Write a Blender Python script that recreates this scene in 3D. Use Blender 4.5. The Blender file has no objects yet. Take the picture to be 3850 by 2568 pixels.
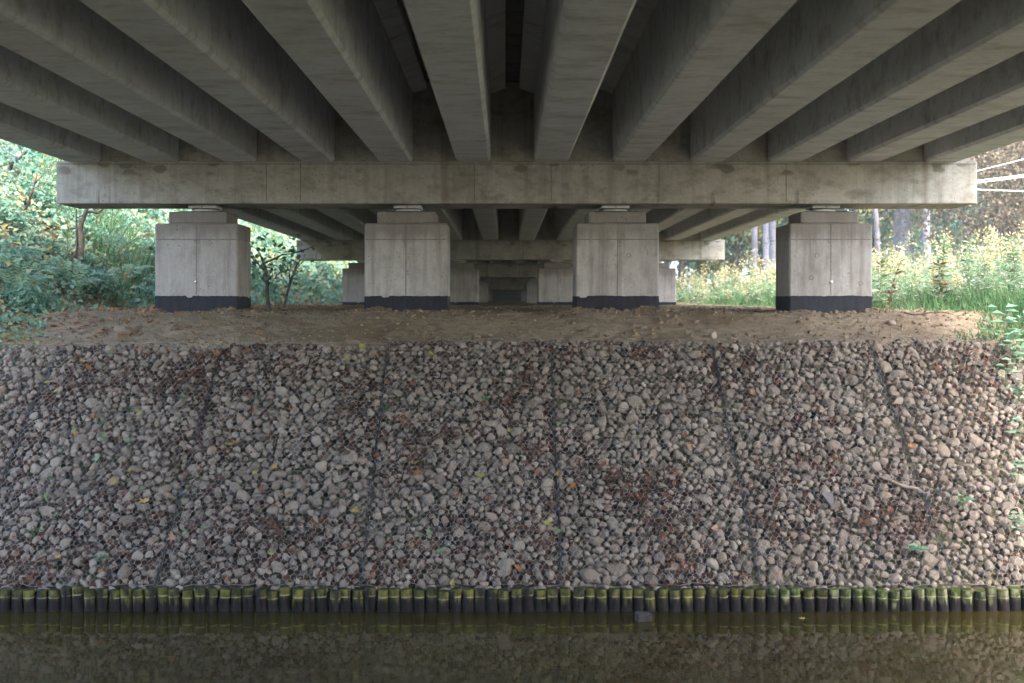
import bpy, bmesh, math, random
import numpy as np
from mathutils import Vector, Matrix, noise

random.seed(7)
RNG = np.random.default_rng(7)
R = math.radians
SC = bpy.context.scene
COL = SC.collection

# ------------------------------------------------------------------ camera, sky, sun, exposure
EYE = Vector((0.0, 0.0, 2.99))
cam_d = bpy.data.cameras.new('camera')
cam = bpy.data.objects.new('camera', cam_d)
COL.objects.link(cam)
cam.location = EYE
cam.rotation_euler = (R(90), 0, 0)
cam_d.sensor_width = 36.0
cam_d.lens = 42.0
cam_d.shift_x = 0.0066
cam_d.shift_y = -0.0323
cam_d.clip_start = 0.1
cam_d.clip_end = 2000
cam_d.dof.use_dof = True
cam_d.dof.focus_distance = 14.5
cam_d.dof.aperture_fstop = 1.7
SC.camera = cam

SUN_AZ, SUN_EL = R(156), R(46)      # azimuth clockwise from +Y: from behind the camera, to the right
world = bpy.data.worlds.new('World')
SC.world = world
world.use_nodes = True
wn, wl = world.node_tree.nodes, world.node_tree.links
bg = wn['Background']
sky = wn.new('ShaderNodeTexSky')
sky.sky_type = 'NISHITA'
sky.sun_disc = False
sky.sun_elevation = SUN_EL
sky.sun_rotation = SUN_AZ
sky.air_density = 1.0
sky.dust_density = 2.5
sky.ozone_density = 1.0
wl.new(sky.outputs[0], bg.inputs[0])
bg.inputs[1].default_value = 0.15

sun_d = bpy.data.lights.new('sun', 'SUN')
sun_d.energy = 0.75
sun_d.angle = R(12)
sun_d.color = (1.0, 0.99, 0.98)
sun = bpy.data.objects.new('sun', sun_d)
COL.objects.link(sun)
to_sun = Vector((math.sin(SUN_AZ) * math.cos(SUN_EL), math.cos(SUN_AZ) * math.cos(SUN_EL), math.sin(SUN_EL)))
sun.rotation_euler = to_sun.to_track_quat('Z', 'Y').to_euler()
sun.location = (30, -10, 40)

vs = SC.view_settings
vs.view_transform = 'Standard'
vs.look = 'None'
vs.gamma = 1.0
vs.use_curve_mapping = False
vs.exposure = 3.27

cy = SC.cycles
cy.max_bounces = 10
cy.diffuse_bounces = 4
cy.glossy_bounces = 4
cy.transmission_bounces = 3
cy.transparent_max_bounces = 6
cy.caustics_reflective = True
cy.caustics_refractive = False
cy.sample_clamp_indirect = 6.0
cy.use_denoising = True

# ------------------------------------------------------------------ node helpers
class NT:
    def __init__(s, name):
        m = bpy.data.materials.new(name)
        m.use_nodes = True
        s.m = m
        s.n = m.node_tree.nodes
        s.l = m.node_tree.links
        s.n.clear()
        s.out = s.n.new('ShaderNodeOutputMaterial')
    def set(s, sock, v):
        if isinstance(v, bpy.types.NodeSocket):
            s.l.new(v, sock)
        elif isinstance(v, (tuple, list)) and len(v) == 3 and sock.type == 'RGBA':
            sock.default_value = (*v, 1)
        else:
            sock.default_value = v
    def node(s, t, ins=None, **kw):
        nd = s.n.new(t)
        for k, v in kw.items():
            setattr(nd, k, v)
        for k, v in (ins or {}).items():
            s.set(nd.inputs[k], v)
        return nd
    def math(s, op, a, b=0.0, c=None, clamp=False):
        nd = s.node('ShaderNodeMath', {0: a, 1: b}, operation=op, use_clamp=clamp)
        if c is not None:
            s.set(nd.inputs[2], c)
        return nd.outputs[0]
    def mix(s, f, a, b, mode='MIX'):
        nd = s.node('ShaderNodeMix', data_type='RGBA', blend_type=mode)
        s.set(nd.inputs[0], f); s.set(nd.inputs[6], a); s.set(nd.inputs[7], b)
        return nd.outputs[2]
    def noise(s, vec, scale, detail=4.0, rough=0.55, dist=0.0):
        nd = s.node('ShaderNodeTexNoise', {'Vector': vec, 'Scale': scale, 'Detail': detail, 'Roughness': rough, 'Distortion': dist})
        return nd.outputs[0]
    def map(s, v, a, b, c=0.0, d=1.0):
        return s.node('ShaderNodeMapRange', {0: v, 1: a, 2: b, 3: c, 4: d}).outputs[0]
    def scale(s, vec, sc):
        return s.node('ShaderNodeMapping', {0: vec, 3: sc}).outputs[0]
    def ramp(s, f, stops):
        nd = s.n.new('ShaderNodeValToRGB')
        e = nd.color_ramp.elements
        while len(e) < len(stops):
            e.new(0.5)
        for i, (p, c) in enumerate(stops):
            e[i].position = p
            e[i].color = (*c, 1)
        s.set(nd.inputs[0], f)
        return nd.outputs[0]
    def coords(s, shuffle=True):
        tc = s.node('ShaderNodeTexCoord').outputs['Object']
        if not shuffle:
            return tc
        oi = s.node('ShaderNodeObjectInfo').outputs['Random']
        k = s.math('MULTIPLY', oi, 37.0)
        return s.node('ShaderNodeVectorMath', {0: tc, 1: k}, operation='ADD').outputs[0]
    def bump(s, h, strength=0.3, dist=0.01):
        return s.node('ShaderNodeBump', {'Height': h, 'Strength': strength, 'Distance': dist}).outputs[0]
    def principled(s, **ins):
        p = s.n.new('ShaderNodeBsdfPrincipled')
        for k, v in ins.items():
            s.set(p.inputs[k.replace('_', ' ')], v)
        s.l.new(p.outputs[0], s.out.inputs[0])
        return p

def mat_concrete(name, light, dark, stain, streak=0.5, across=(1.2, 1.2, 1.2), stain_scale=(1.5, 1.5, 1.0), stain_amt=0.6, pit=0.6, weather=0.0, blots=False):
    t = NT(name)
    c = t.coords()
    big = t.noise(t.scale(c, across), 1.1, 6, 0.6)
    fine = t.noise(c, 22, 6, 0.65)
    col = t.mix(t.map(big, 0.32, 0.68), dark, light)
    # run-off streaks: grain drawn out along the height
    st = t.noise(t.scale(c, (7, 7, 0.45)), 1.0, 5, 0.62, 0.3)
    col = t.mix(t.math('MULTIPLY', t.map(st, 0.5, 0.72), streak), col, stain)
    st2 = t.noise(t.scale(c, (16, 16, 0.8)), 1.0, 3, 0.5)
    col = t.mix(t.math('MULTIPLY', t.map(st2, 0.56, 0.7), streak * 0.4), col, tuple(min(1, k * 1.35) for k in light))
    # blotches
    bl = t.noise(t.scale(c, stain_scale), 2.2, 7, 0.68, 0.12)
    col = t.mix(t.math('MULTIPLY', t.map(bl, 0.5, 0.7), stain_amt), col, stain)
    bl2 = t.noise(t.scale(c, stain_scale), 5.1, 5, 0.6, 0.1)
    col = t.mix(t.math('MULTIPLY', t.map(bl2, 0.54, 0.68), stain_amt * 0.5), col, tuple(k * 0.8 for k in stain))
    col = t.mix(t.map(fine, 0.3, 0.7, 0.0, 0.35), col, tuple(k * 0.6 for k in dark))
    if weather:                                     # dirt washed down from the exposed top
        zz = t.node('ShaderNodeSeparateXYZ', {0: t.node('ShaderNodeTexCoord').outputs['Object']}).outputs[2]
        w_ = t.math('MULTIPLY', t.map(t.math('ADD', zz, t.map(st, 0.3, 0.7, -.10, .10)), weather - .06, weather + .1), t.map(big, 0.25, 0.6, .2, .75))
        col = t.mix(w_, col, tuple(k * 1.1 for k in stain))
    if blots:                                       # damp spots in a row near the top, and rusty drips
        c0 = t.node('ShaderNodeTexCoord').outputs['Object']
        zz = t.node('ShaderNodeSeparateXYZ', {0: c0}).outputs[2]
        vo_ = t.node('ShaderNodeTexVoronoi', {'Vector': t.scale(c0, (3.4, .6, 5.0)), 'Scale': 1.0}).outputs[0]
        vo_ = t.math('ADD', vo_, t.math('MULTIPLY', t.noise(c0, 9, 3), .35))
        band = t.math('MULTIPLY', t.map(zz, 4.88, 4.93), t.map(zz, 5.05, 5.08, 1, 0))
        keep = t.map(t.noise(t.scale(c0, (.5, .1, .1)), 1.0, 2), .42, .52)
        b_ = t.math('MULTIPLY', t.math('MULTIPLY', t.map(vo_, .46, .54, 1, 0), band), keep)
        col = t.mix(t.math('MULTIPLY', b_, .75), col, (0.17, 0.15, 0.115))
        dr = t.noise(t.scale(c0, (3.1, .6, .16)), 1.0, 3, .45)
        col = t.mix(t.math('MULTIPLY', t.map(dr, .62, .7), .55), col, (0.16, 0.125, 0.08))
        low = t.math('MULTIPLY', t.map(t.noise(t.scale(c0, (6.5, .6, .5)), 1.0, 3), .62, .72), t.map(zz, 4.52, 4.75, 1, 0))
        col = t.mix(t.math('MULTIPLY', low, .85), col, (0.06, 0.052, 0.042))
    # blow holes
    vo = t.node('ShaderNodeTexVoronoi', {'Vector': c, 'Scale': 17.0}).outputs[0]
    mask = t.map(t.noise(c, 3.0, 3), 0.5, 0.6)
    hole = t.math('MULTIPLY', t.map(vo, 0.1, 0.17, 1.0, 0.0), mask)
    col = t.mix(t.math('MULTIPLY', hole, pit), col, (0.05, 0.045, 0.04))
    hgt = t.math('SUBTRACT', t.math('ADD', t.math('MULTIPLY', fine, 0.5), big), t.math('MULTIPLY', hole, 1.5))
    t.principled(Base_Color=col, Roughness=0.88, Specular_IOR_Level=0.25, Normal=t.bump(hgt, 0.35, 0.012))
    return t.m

def mat_leaf(name, cols, rough=0.5, trans=0.35, clump=0.8, spread=1.0):
    t = NT(name)
    c = t.coords()
    isl = t.node('ShaderNodeNewGeometry').outputs['Random Per Island']
    nz = t.noise(c, clump, 3)
    oi = t.node('ShaderNodeObjectInfo').outputs['Random']
    f = t.math('ADD', t.math('MULTIPLY', isl, 0.62 * spread), t.math('MULTIPLY', t.map(nz, 0.3, 0.7), 0.26))
    f = t.math('ADD', f, t.math('MULTIPLY', oi, 0.12), clamp=True)
    n = len(cols)
    col = t.ramp(f, [(i / (n - 1), k) for i, k in enumerate(cols)])
    p = t.n.new('ShaderNodeBsdfPrincipled')
    t.set(p.inputs['Base Color'], col)
    p.inputs['Roughness'].default_value = rough
    p.inputs['Specular IOR Level'].default_value = 0.4
    tr = t.node('ShaderNodeBsdfTranslucent', {0: col})
    mx = t.node('ShaderNodeMixShader', {0: trans})
    t.l.new(p.outputs[0], mx.inputs[1]); t.l.new(tr.outputs[0], mx.inputs[2])
    t.l.new(mx.outputs[0], t.out.inputs[0])
    return t.m

def mat_plain(name, col, rough=0.7, metal=0.0, var=0.25, scale=12.0, bump=0.2, spec=0.4):
    t = NT(name)
    c = t.coords()
    n = t.noise(c, scale, 5, 0.6)
    k = t.mix(t.map(n, 0.3, 0.7), tuple(x * (1 - var) for x in col), tuple(min(1, x * (1 + var)) for x in col))
    t.principled(Base_Color=k, Roughness=rough, Metallic=metal, Specular_IOR_Level=spec, Normal=t.bump(n, bump, 0.006))
    return t.m

M = {}
M['pier'] = mat_concrete('pier_concrete', (0.47, 0.44, 0.405), (0.37, 0.34, 0.31), (0.17, 0.145, 0.122), streak=0.7, stain_scale=(1.5, 1.5, .8), stain_amt=0.6, pit=0.9, weather=3.99)
M['cap'] = mat_concrete('cap_concrete', (0.53, 0.50, 0.44), (0.40, 0.375, 0.325), (0.19, 0.165, 0.125), streak=0.5, stain_scale=(1.1, 1.1, 1.7), stain_amt=0.75, pit=0.8, blots=True)
M['girder'] = mat_concrete('girder_concrete', (0.61, 0.63, 0.65), (0.51, 0.525, 0.535), (0.27, 0.232, 0.215), streak=0.0, across=(0.9, 1.3, 1.0), stain_scale=(0.7, 1.5, 1.4), stain_amt=0.75, pit=0.2)
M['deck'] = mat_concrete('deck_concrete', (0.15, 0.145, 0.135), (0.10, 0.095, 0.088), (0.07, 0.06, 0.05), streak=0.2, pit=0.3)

t = NT('bitumen')
c = t.coords()
n = t.noise(t.scale(c, (6, 6, 1.2)), 3, 5)
t.principled(Base_Color=t.mix(t.map(n, 0.4, 0.75), (0.009, 0.0105, 0.016), (0.024, 0.027, 0.036)), Roughness=0.6, Specular_IOR_Level=0.25, Normal=t.bump(n, 0.3, 0.004))
M['bitumen'] = t.m
M['white_metal'] = mat_plain('bearing_paint', (0.72, 0.71, 0.66), 0.45, 0.0, 0.1)
M['dark_metal'] = mat_plain('bearing_dark_steel', (0.08, 0.085, 0.09), 0.5, 0.6, 0.2)
M['bolt'] = mat_plain('stainless_bolt', (0.75, 0.75, 0.75), 0.22, 1.0, 0.05)
M['seam'] = mat_plain('concrete_fin', (0.19, 0.17, 0.145), 0.9, 0.0, 0.3, 20)
M['plank'] = mat_plain('formwork_plank', (0.13, 0.12, 0.105), 0.85, 0.0, 0.3, 9)

# stones: a different grey or beige on each
t = NT('cobble')
c = t.coords()
isl = t.node('ShaderNodeNewGeometry').outputs['Random Per Island']
oi = t.node('ShaderNodeObjectInfo').outputs['Random']
f = t.math('FRACT', t.math('ADD', isl, t.math('MULTIPLY', oi, 7.13)))
base = t.ramp(f, [(0.0, (0.095, 0.068, 0.046)), (0.2, (0.19, 0.142, 0.098)), (0.42, (0.285, 0.22, 0.155)), (0.6, (0.195, 0.153, 0.115)), (0.78, (0.335, 0.265, 0.192)), (0.9, (0.26, 0.172, 0.115)), (1.0, (0.40, 0.333, 0.255))])
n1 = t.noise(c, 14, 6, 0.65)
n2 = t.noise(c, 60, 4, 0.6)
col = t.mix(t.map(n1, 0.35, 0.7, 0.0, 0.5), base, (0.10, 0.07, 0.045))
col = t.mix(t.map(n2, 0.4, 0.75, 0.0, 0.3), col, (0.38, 0.35, 0.31))
t.principled(Base_Color=col, Roughness=0.85, Specular_IOR_Level=0.25, Normal=t.bump(t.math('ADD', n1, t.math('MULTIPLY', n2, 0.3)), 0.45, 0.01))
M['stone'] = t.m

t = NT('galvanised_wire')
c = t.coords()
n = t.noise(c, 3.0, 4)
t.principled(Base_Color=t.mix(t.map(n, 0.35, 0.65), (0.20, 0.21, 0.225), (0.37, 0.38, 0.40)), Metallic=0.1, Roughness=0.5)
M['wire'] = t.m
M['wire_mid'] = mat_plain('edge_wire', (0.20, 0.205, 0.21), 0.55, 0.3, 0.3, 8)
M['wire_dark'] = mat_plain('weathered_lacing_wire', (0.10, 0.10, 0.105), 0.6, 0.4, 0.3, 8)  # wire coloured blackish to stand in for shade in the seam gap

# soil: bare sand under the deck, leaf mould under the plants
t = NT('soil')
c = t.coords(False)
cov = t.node('ShaderNodeAttribute', attribute_name='cover').outputs['Fac']
n1 = t.noise(c, 0.9, 7, 0.6)
n2 = t.noise(c, 7, 8, 0.65)
n3 = t.noise(c, 45, 6, 0.7)
dirt = t.mix(t.map(n1, 0.35, 0.65), (0.28, 0.198, 0.117), (0.41, 0.315, 0.21))
dirt = t.mix(t.map(n2, 0.42, 0.72, 0.0, 0.75), dirt, (0.18, 0.127, 0.076))
dirt = t.mix(t.map(n3, 0.55, 0.75, 0.0, 0.6), dirt, (0.36, 0.30, 0.22))
mould = t.mix(t.map(n2, 0.35, 0.65), (0.09, 0.075, 0.042), (0.15, 0.14, 0.065))
xx = t.node('ShaderNodeSeparateXYZ', {0: c}).outputs[0]
straw = t.mix(t.map(n2, 0.35, 0.65), (0.17, 0.18, 0.07), (0.30, 0.26, 0.13))
mould = t.mix(t.map(xx, 5.0, 8.0), mould, straw)
f = t.math('ADD', cov, t.map(n2, 0.3, 0.7, -0.3, 0.3), clamp=True)
col = t.mix(f, dirt, mould)
hh = t.math('ADD', n2, t.math('MULTIPLY', n3, 0.4))
t.principled(Base_Color=col, Roughness=0.95, Specular_IOR_Level=0.15, Normal=t.bump(hh, 0.9, 0.09))
M['soil'] = t.m

t = NT('canal_water')
c = t.coords(False)
r1 = t.noise(t.scale(c, (1.6, 3.2, 1)), 1.7, 3, 0.5)
r2 = t.noise(t.scale(c, (1, 2.4, 1)), 9, 2, 0.5)
n = t.noise(c, 0.35, 3)
t.principled(Base_Color=t.mix(t.map(n, 0.35, 0.65), (0.027, 0.020, 0.004), (0.044, 0.033, 0.007)), Roughness=0.01, IOR=1.333, Specular_IOR_Level=0.5,
             Normal=t.bump(t.math('ADD', r1, t.math('MULTIPLY', r2, 0.22)), 0.026, 0.03))
M['water'] = t.m

def mat_pile(name, mossy):
    t = NT(name)
    c0 = t.node('ShaderNodeTexCoord').outputs['Object']
    z = t.node('ShaderNodeSeparateXYZ', {0: c0}).outputs[2]
    c = t.coords()
    grain = t.noise(t.scale(c, (30, 30, 2.5)), 1.0, 5, 0.6)
    patch = t.noise(t.scale(c, (9, 9, 6)), 1.0, 4, 0.6)
    drip = t.noise(t.scale(c, (34, 34, 3)), 1.0, 3, 0.5)
    wood = t.mix(t.map(grain, 0.35, 0.7), (0.008, 0.0065, 0.0065), (0.032, 0.025, 0.024))
    edge = t.math('ADD', z, t.math('MULTIPLY', t.map(drip, 0.3, 0.7, -1, 1), 0.06))
    oi = t.node('ShaderNodeObjectInfo').outputs['Random']
    edge = t.math('ADD', edge, t.map(oi, 0, 1, -.025, .04))
    lich = t.map(edge, 0.10, 0.16)
    lcol = t.mix(t.map(patch, 0.35, 0.65), (0.04, 0.041, 0.009), (0.165, 0.148, 0.036))
    if mossy:
        lcol = t.mix(t.map(patch, 0.42, 0.56), (0.04, 0.062, 0.008), (0.19, 0.19, 0.10))
    amt = t.map(t.noise(t.scale(c, (11, 11, 4)), 1.0, 3), 0.36, 0.56)
    col = t.mix(t.math('MULTIPLY', lich, amt), wood, lcol)
    ring = t.math('MULTIPLY', t.map(t.math('ABSOLUTE', t.math('SUBTRACT', z, 0.142)), 0.004, 0.009, 1, 0), amt)
    col = t.mix(t.math('MULTIPLY', ring, 0.6), col, (0.42, 0.38, 0.2))
    top = t.map(z, 0.212, 0.219)
    col = t.mix(top, col, (0.05, 0.085, 0.008) if mossy else (0.02, 0.03, 0.018))
    t.principled(Base_Color=col, Roughness=0.75, Specular_IOR_Level=0.12, Normal=t.bump(t.math('ADD', grain, patch), 0.5, 0.006))
    return t.m
M['pile'] = mat_pile('lichened_pile', False)
M['pile_moss'] = mat_pile('mossy_pile', True)
M['wood'] = mat_plain('grey_wood', (0.04, 0.03, 0.026), 0.8, 0, 0.4, 18)
M['pale_wood'] = mat_plain('pale_root', (0.30, 0.235, 0.19), 0.8, 0, 0.25, 18)
M['bark'] = mat_plain('bark', (0.12, 0.095, 0.075), 0.9, 0, 0.4, 10, 0.6)
M['bark_grey'] = mat_plain('grey_bark', (0.19, 0.17, 0.175), 0.85, 0, 0.35, 3, 0.5)
M['cable'] = mat_plain('pale_cable', (0.78, 0.76, 0.70), 0.35, 0, 0.05)
M['pink'] = mat_plain('pale_shard', (0.15, 0.13, 0.125), 0.7, 0, 0.08)

t = NT('birch_bark')
c = t.coords()
n = t.noise(t.scale(c, (2, 2, 7)), 2.0, 5, 0.65)
n2 = t.noise(t.scale(c, (1, 1, 2)), 1.2, 4)
col = t.mix(t.map(n, 0.55, 0.64), t.mix(n2, (0.27, 0.25, 0.26), (0.17, 0.16, 0.175)), (0.05, 0.045, 0.045))
t.principled(Base_Color=col, Roughness=0.8)
M['birch'] = t.m

G1, G2, G3, G4 = (0.03, 0.11, 0.075), (0.085, 0.215, 0.145), (0.16, 0.31, 0.205), (0.25, 0.37, 0.235)
M['ivy'] = mat_leaf('bramble_leaf', [G1, (0.09, 0.20, 0.12), G2, G3, (0.20, 0.34, 0.22), G4, (0.33, 0.34, 0.11)], 0.38)
M['cover'] = mat_leaf('cover_leaf', [(0.10, 0.06, 0.03), G1, G2, G3, (0.20, 0.33, 0.19), G4, (0.33, 0.37, 0.22), (0.33, 0.32, 0.11), (0.33, 0.15, 0.05)], 0.45, spread=1.25)
M['fern'] = mat_leaf('fern_leaf', [(0.10, 0.235, 0.14), (0.18, 0.33, 0.20), (0.27, 0.40, 0.25), (0.32, 0.41, 0.22)], 0.5)
M['meadow'] = mat_leaf('meadow_leaf', [(0.05, 0.14, 0.06), (0.10, 0.22, 0.10), (0.18, 0.29, 0.15), (0.33, 0.37, 0.27), (0.50, 0.46, 0.39)], 0.5, 0.4)
M['grass'] = mat_leaf('grass_blade', [(0.05, 0.14, 0.045), (0.095, 0.21, 0.08), (0.16, 0.27, 0.12), (0.32, 0.32, 0.20)], 0.5, 0.4)
M['plume'] = mat_leaf('goldenrod_plume', [(0.48, 0.33, 0.09), (0.55, 0.42, 0.15), (0.58, 0.50, 0.30), (0.58, 0.54, 0.42)], 0.7, 0.3)
M['stem'] = mat_plain('weed_stem', (0.13, 0.17, 0.06), 0.7, 0, 0.3)
M['dry'] = mat_leaf('withered_leaf', [(0.07, 0.04, 0.025), (0.17, 0.09, 0.045), (0.28, 0.16, 0.08)], 0.8, 0.2)
M['crown_green'] = mat_leaf('tree_leaf_green', [(0.05, 0.13, 0.095), (0.09, 0.20, 0.14), (0.14, 0.26, 0.17), (0.24, 0.34, 0.18)], 0.5, 0.3, 0.35)
M['crown_yellow'] = mat_leaf('tree_leaf_turning', [(0.05, 0.09, 0.03), (0.12, 0.16, 0.05), (0.24, 0.22, 0.07), (0.34, 0.24, 0.08)], 0.5, 0.3, 0.35)
M['crown_brown'] = mat_leaf('tree_leaf_autumn', [(0.15, 0.115, 0.07), (0.24, 0.18, 0.11), (0.31, 0.24, 0.15), (0.22, 0.22, 0.11)], 0.6, 0.35, 0.35)
M['litter'] = mat_leaf('dead_leaf', [(0.024, 0.014, 0.008), (0.045, 0.024, 0.012), (0.072, 0.034, 0.016), (0.115, 0.048, 0.021), (0.20, 0.080, 0.033)], 0.75, 0.1, 1.2)
M['litter_bright'] = mat_leaf('autumn_leaf', [(0.11, 0.05, 0.03), (0.22, 0.10, 0.045), (0.36, 0.17, 0.05), (0.30, 0.16, 0.09), (0.46, 0.30, 0.06)], 0.65, 0.2, 1.2)
LEAFCOL = {'orange': (0.27, 0.115, 0.04), 'yellow': (0.32, 0.22, 0.06), 'olive': (0.24, 0.22, 0.05), 'rust red': (0.17, 0.06, 0.03),
           'pale green': (0.13, 0.20, 0.085), 'dark green': (0.03, 0.085, 0.028), 'tan': (0.30, 0.17, 0.10)}
for k, v in LEAFCOL.items():
    M['leaf ' + k] = mat_plain('fallen_leaf_' + k.replace(' ', '_'), v, 0.6, 0, 0.3, 40)

# ------------------------------------------------------------------ mesh helpers
def unit(a):
    return a / np.maximum(np.linalg.norm(a, axis=-1, keepdims=True), 1e-9)

class MB:
    def __init__(s):
        s.v, s.f, s.n = [], [], 0
    def add(s, verts, faces, mi=0):
        verts = np.asarray(verts, dtype=np.float64).reshape(-1, 3)
        faces = np.asarray(faces, dtype=np.int64)
        s.v.append(verts)
        s.f.append((faces + s.n, mi))
        s.n += len(verts)
    def box(s, x0, x1, y0, y1, z0, z1, mi=0):
        v = [(x, y, z) for z in (z0, z1) for y in (y0, y1) for x in (x0, x1)]
        s.add(v, [(0, 2, 3, 1), (4, 5, 7, 6), (0, 1, 5, 4), (2, 6, 7, 3), (0, 4, 6, 2), (1, 3, 7, 5)], mi)
    def tube(s, pts, rad, n=6, mi=0, cap=True):
        pts = np.asarray(pts, float)
        rad = np.broadcast_to(np.asarray(rad, float), (len(pts),))
        tan = unit(np.gradient(pts, axis=0))
        up = np.array([0, 0, 1.0]) if abs(tan[0][2]) < 0.9 else np.array([1.0, 0, 0])
        a = unit(np.cross(tan, up)); b = np.cross(tan, a)
        th = np.arange(n) * 2 * math.pi / n
        ring = pts[:, None] + rad[:, None, None] * (np.cos(th)[None, :, None] * a[:, None] + np.sin(th)[None, :, None] * b[:, None])
        m = len(pts)
        i = np.arange(m - 1)[:, None] * n; j = np.arange(n)[None]; k = (j + 1) % n
        q = np.stack([i + j, i + k, i + n + k, i + n + j], -1).reshape(-1, 4)
        base = s.n
        s.add(ring.reshape(-1, 3), q, mi)
        if cap:
            s.f.append((np.array([[base + x for x in range(n)][::-1]]), mi))
            s.f.append((np.array([[base + (m - 1) * n + x for x in range(n)]]), mi))
    def mesh(s, name, mats, smooth=False, sharp=None):
        me = bpy.data.meshes.new(name)
        V = np.concatenate(s.v).astype(np.float32)
        lt = np.concatenate([np.full(len(f), f.shape[1]) for f, _ in s.f]).astype(np.int32)
        li = np.concatenate([f.reshape(-1) for f, _ in s.f]).astype(np.int32)
        mi = np.concatenate([np.full(len(f), m) for f, m in s.f]).astype(np.int32)
        me.vertices.add(len(V)); me.vertices.foreach_set('co', V.reshape(-1))
        me.loops.add(len(li)); me.loops.foreach_set('vertex_index', li)
        me.polygons.add(len(lt))
        me.polygons.foreach_set('loop_start', np.concatenate([[0], np.cumsum(lt)[:-1]]).astype(np.int32))
        me.polygons.foreach_set('loop_total', lt)
        for m in (mats if isinstance(mats, (list, tuple)) else [mats]):
            me.materials.append(m)
        me.polygons.foreach_set('material_index', mi)
        me.update(calc_edges=True)
        me.polygons.foreach_set('use_smooth', np.full(len(lt), bool(smooth)))
        if smooth and sharp:
            me.set_sharp_from_angle(angle=R(sharp))
        return me

def link(name, me, parent=None, loc=None, rot=None, scale=None):
    o = bpy.data.objects.new(name, me)
    COL.objects.link(o)
    if parent is not None:
        o.parent = parent
    if loc is not None:
        o.location = loc
    if rot is not None:
        o.rotation_euler = rot
    if scale is not None:
        o.scale = scale
    return o

def tag(o, label, cat, group=None, kind=None):
    o['label'] = label
    o['category'] = cat
    if group:
        o['group'] = group
    if kind:
        o['kind'] = kind
    return o

def thing(name, label, cat, loc=(0, 0, 0), rotz=0.0, group=None):
    o = link(name, None, None, loc, (0, 0, rotz))
    o.empty_display_size = 0.2
    return tag(o, label, cat, group)

def copy_tree(o, parent=None):
    c = o.copy()
    COL.objects.link(c)
    c.parent = parent
    for ch in list(o.children):
        copy_tree(ch, c)
    return c

def bevel_box(name, x0, x1, y0, y1, z0, z1, b, mat, seg=1, jitter=0.0, cuts=0):
    bm = bmesh.new()
    bmesh.ops.create_cube(bm, size=1.0)
    for v in bm.verts:
        v.co = Vector((x0 + (v.co.x + .5) * (x1 - x0), y0 + (v.co.y + .5) * (y1 - y0), z0 + (v.co.z + .5) * (z1 - z0)))
    bmesh.ops.bevel(bm, geom=list(bm.edges), offset=b, segments=seg, profile=0.5, affect='EDGES')
    me = bpy.data.meshes.new(name)
    bm.to_mesh(me); bm.free()
    me.materials.append(mat)
    return me

def leaves(mb, C, D, N, L, W, fold=0.12, mi=0):
    """leaf blades: kite of two triangles, folded along the midrib"""
    n = len(C)
    D = unit(D); S = unit(np.cross(D, N)); N = unit(np.cross(S, D))
    L = np.broadcast_to(L, (n,))[:, None]; W = np.broadcast_to(W, (n,))[:, None]
    mid = C + D * L * 0.42 + N * (W * fold)
    tip = C + D * L - N * (L * 0.12)
    v = np.stack([C, mid - S * W * .5, tip, mid + S * W * .5], 1).reshape(-1, 3)
    i = np.arange(n)[:, None] * 4
    f = np.concatenate([i + np.array([[0, 2, 1]]), i + np.array([[0, 3, 2]])])
    mb.add(v, f, mi)

def sstep(a, b, x):
    t = np.clip((x - a) / (b - a), 0, 1)
    return t * t * (3 - 2 * t)

def vnoise(x, y, sc, seed=0.0):
    x = np.asarray(x, float); y = np.asarray(y, float)
    out = np.empty(x.size)
    for i, (a, b) in enumerate(zip(x.ravel(), y.ravel())):
        out[i] = noise.noise((a * sc + seed, b * sc - seed, seed * .37))
    return out.reshape(x.shape)

ORD = ['first', 'second', 'third', 'fourth', 'fifth', 'sixth', 'seventh', 'eighth', 'ninth', 'tenth', 'eleventh', 'twelfth', 'thirteenth', 'fourteenth', 'fifteenth',
       'sixteenth', 'seventeenth', 'eighteenth', 'nineteenth', 'twentieth']

# ------------------------------------------------------------------ ground, water
SY0, SZ0, SY1, SZ1 = 11.945, 0.225, 14.83, 2.60       # stone bank: foot and top edge
SL = math.hypot(SY1 - SY0, SZ1 - SZ0)
SDIR = np.array([0, (SY1 - SY0) / SL, (SZ1 - SZ0) / SL])
SNRM = np.array([0, -SDIR[2], SDIR[1]])
ROW0, SPAN = 17.1, 19.7
PIER_X = [-4.43, -1.425, 1.61, 4.67]

def hgt(x, y):
    x = np.asarray(x, float); y = np.asarray(y, float)
    slope = SZ0 + (y - SY0) * (SZ1 - SZ0) / (SY1 - SY0) - 0.11
    terr = 2.56 + 0.36 * sstep(14.7, 16.9, y) + 0.009 * np.maximum(0, y - 17)
    k = 0.03
    d = slope - terr
    base = np.where(d > 0.15, terr, np.where(d < -0.15, slope, np.minimum(slope, terr)))
    bank = np.maximum(0, -6.75 - x)
    bank = np.minimum(bank * 0.8 * (0.55 + 0.45 * sstep(0, 2.0, bank)), 9.0)
    base = base + bank * sstep(13.2, 18.0, y)
    base = base + 0.10 * sstep(7.0, 10.0, x) * sstep(15, 17, y)
    return base

def axis(lo, a, b, hi, fine, grow=1.16):
    mid = list(np.arange(a, b + 1e-6, fine))
    up, s = [], fine
    while (up[-1] if up else b) < hi:
        s *= grow; up.append((up[-1] if up else b) + s)
    dn, s = [], fine
    while (dn[-1] if dn else a) > lo:
        s *= grow; dn.append((dn[-1] if dn else a) - s)
    return np.array(dn[::-1] + mid + up)

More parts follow.
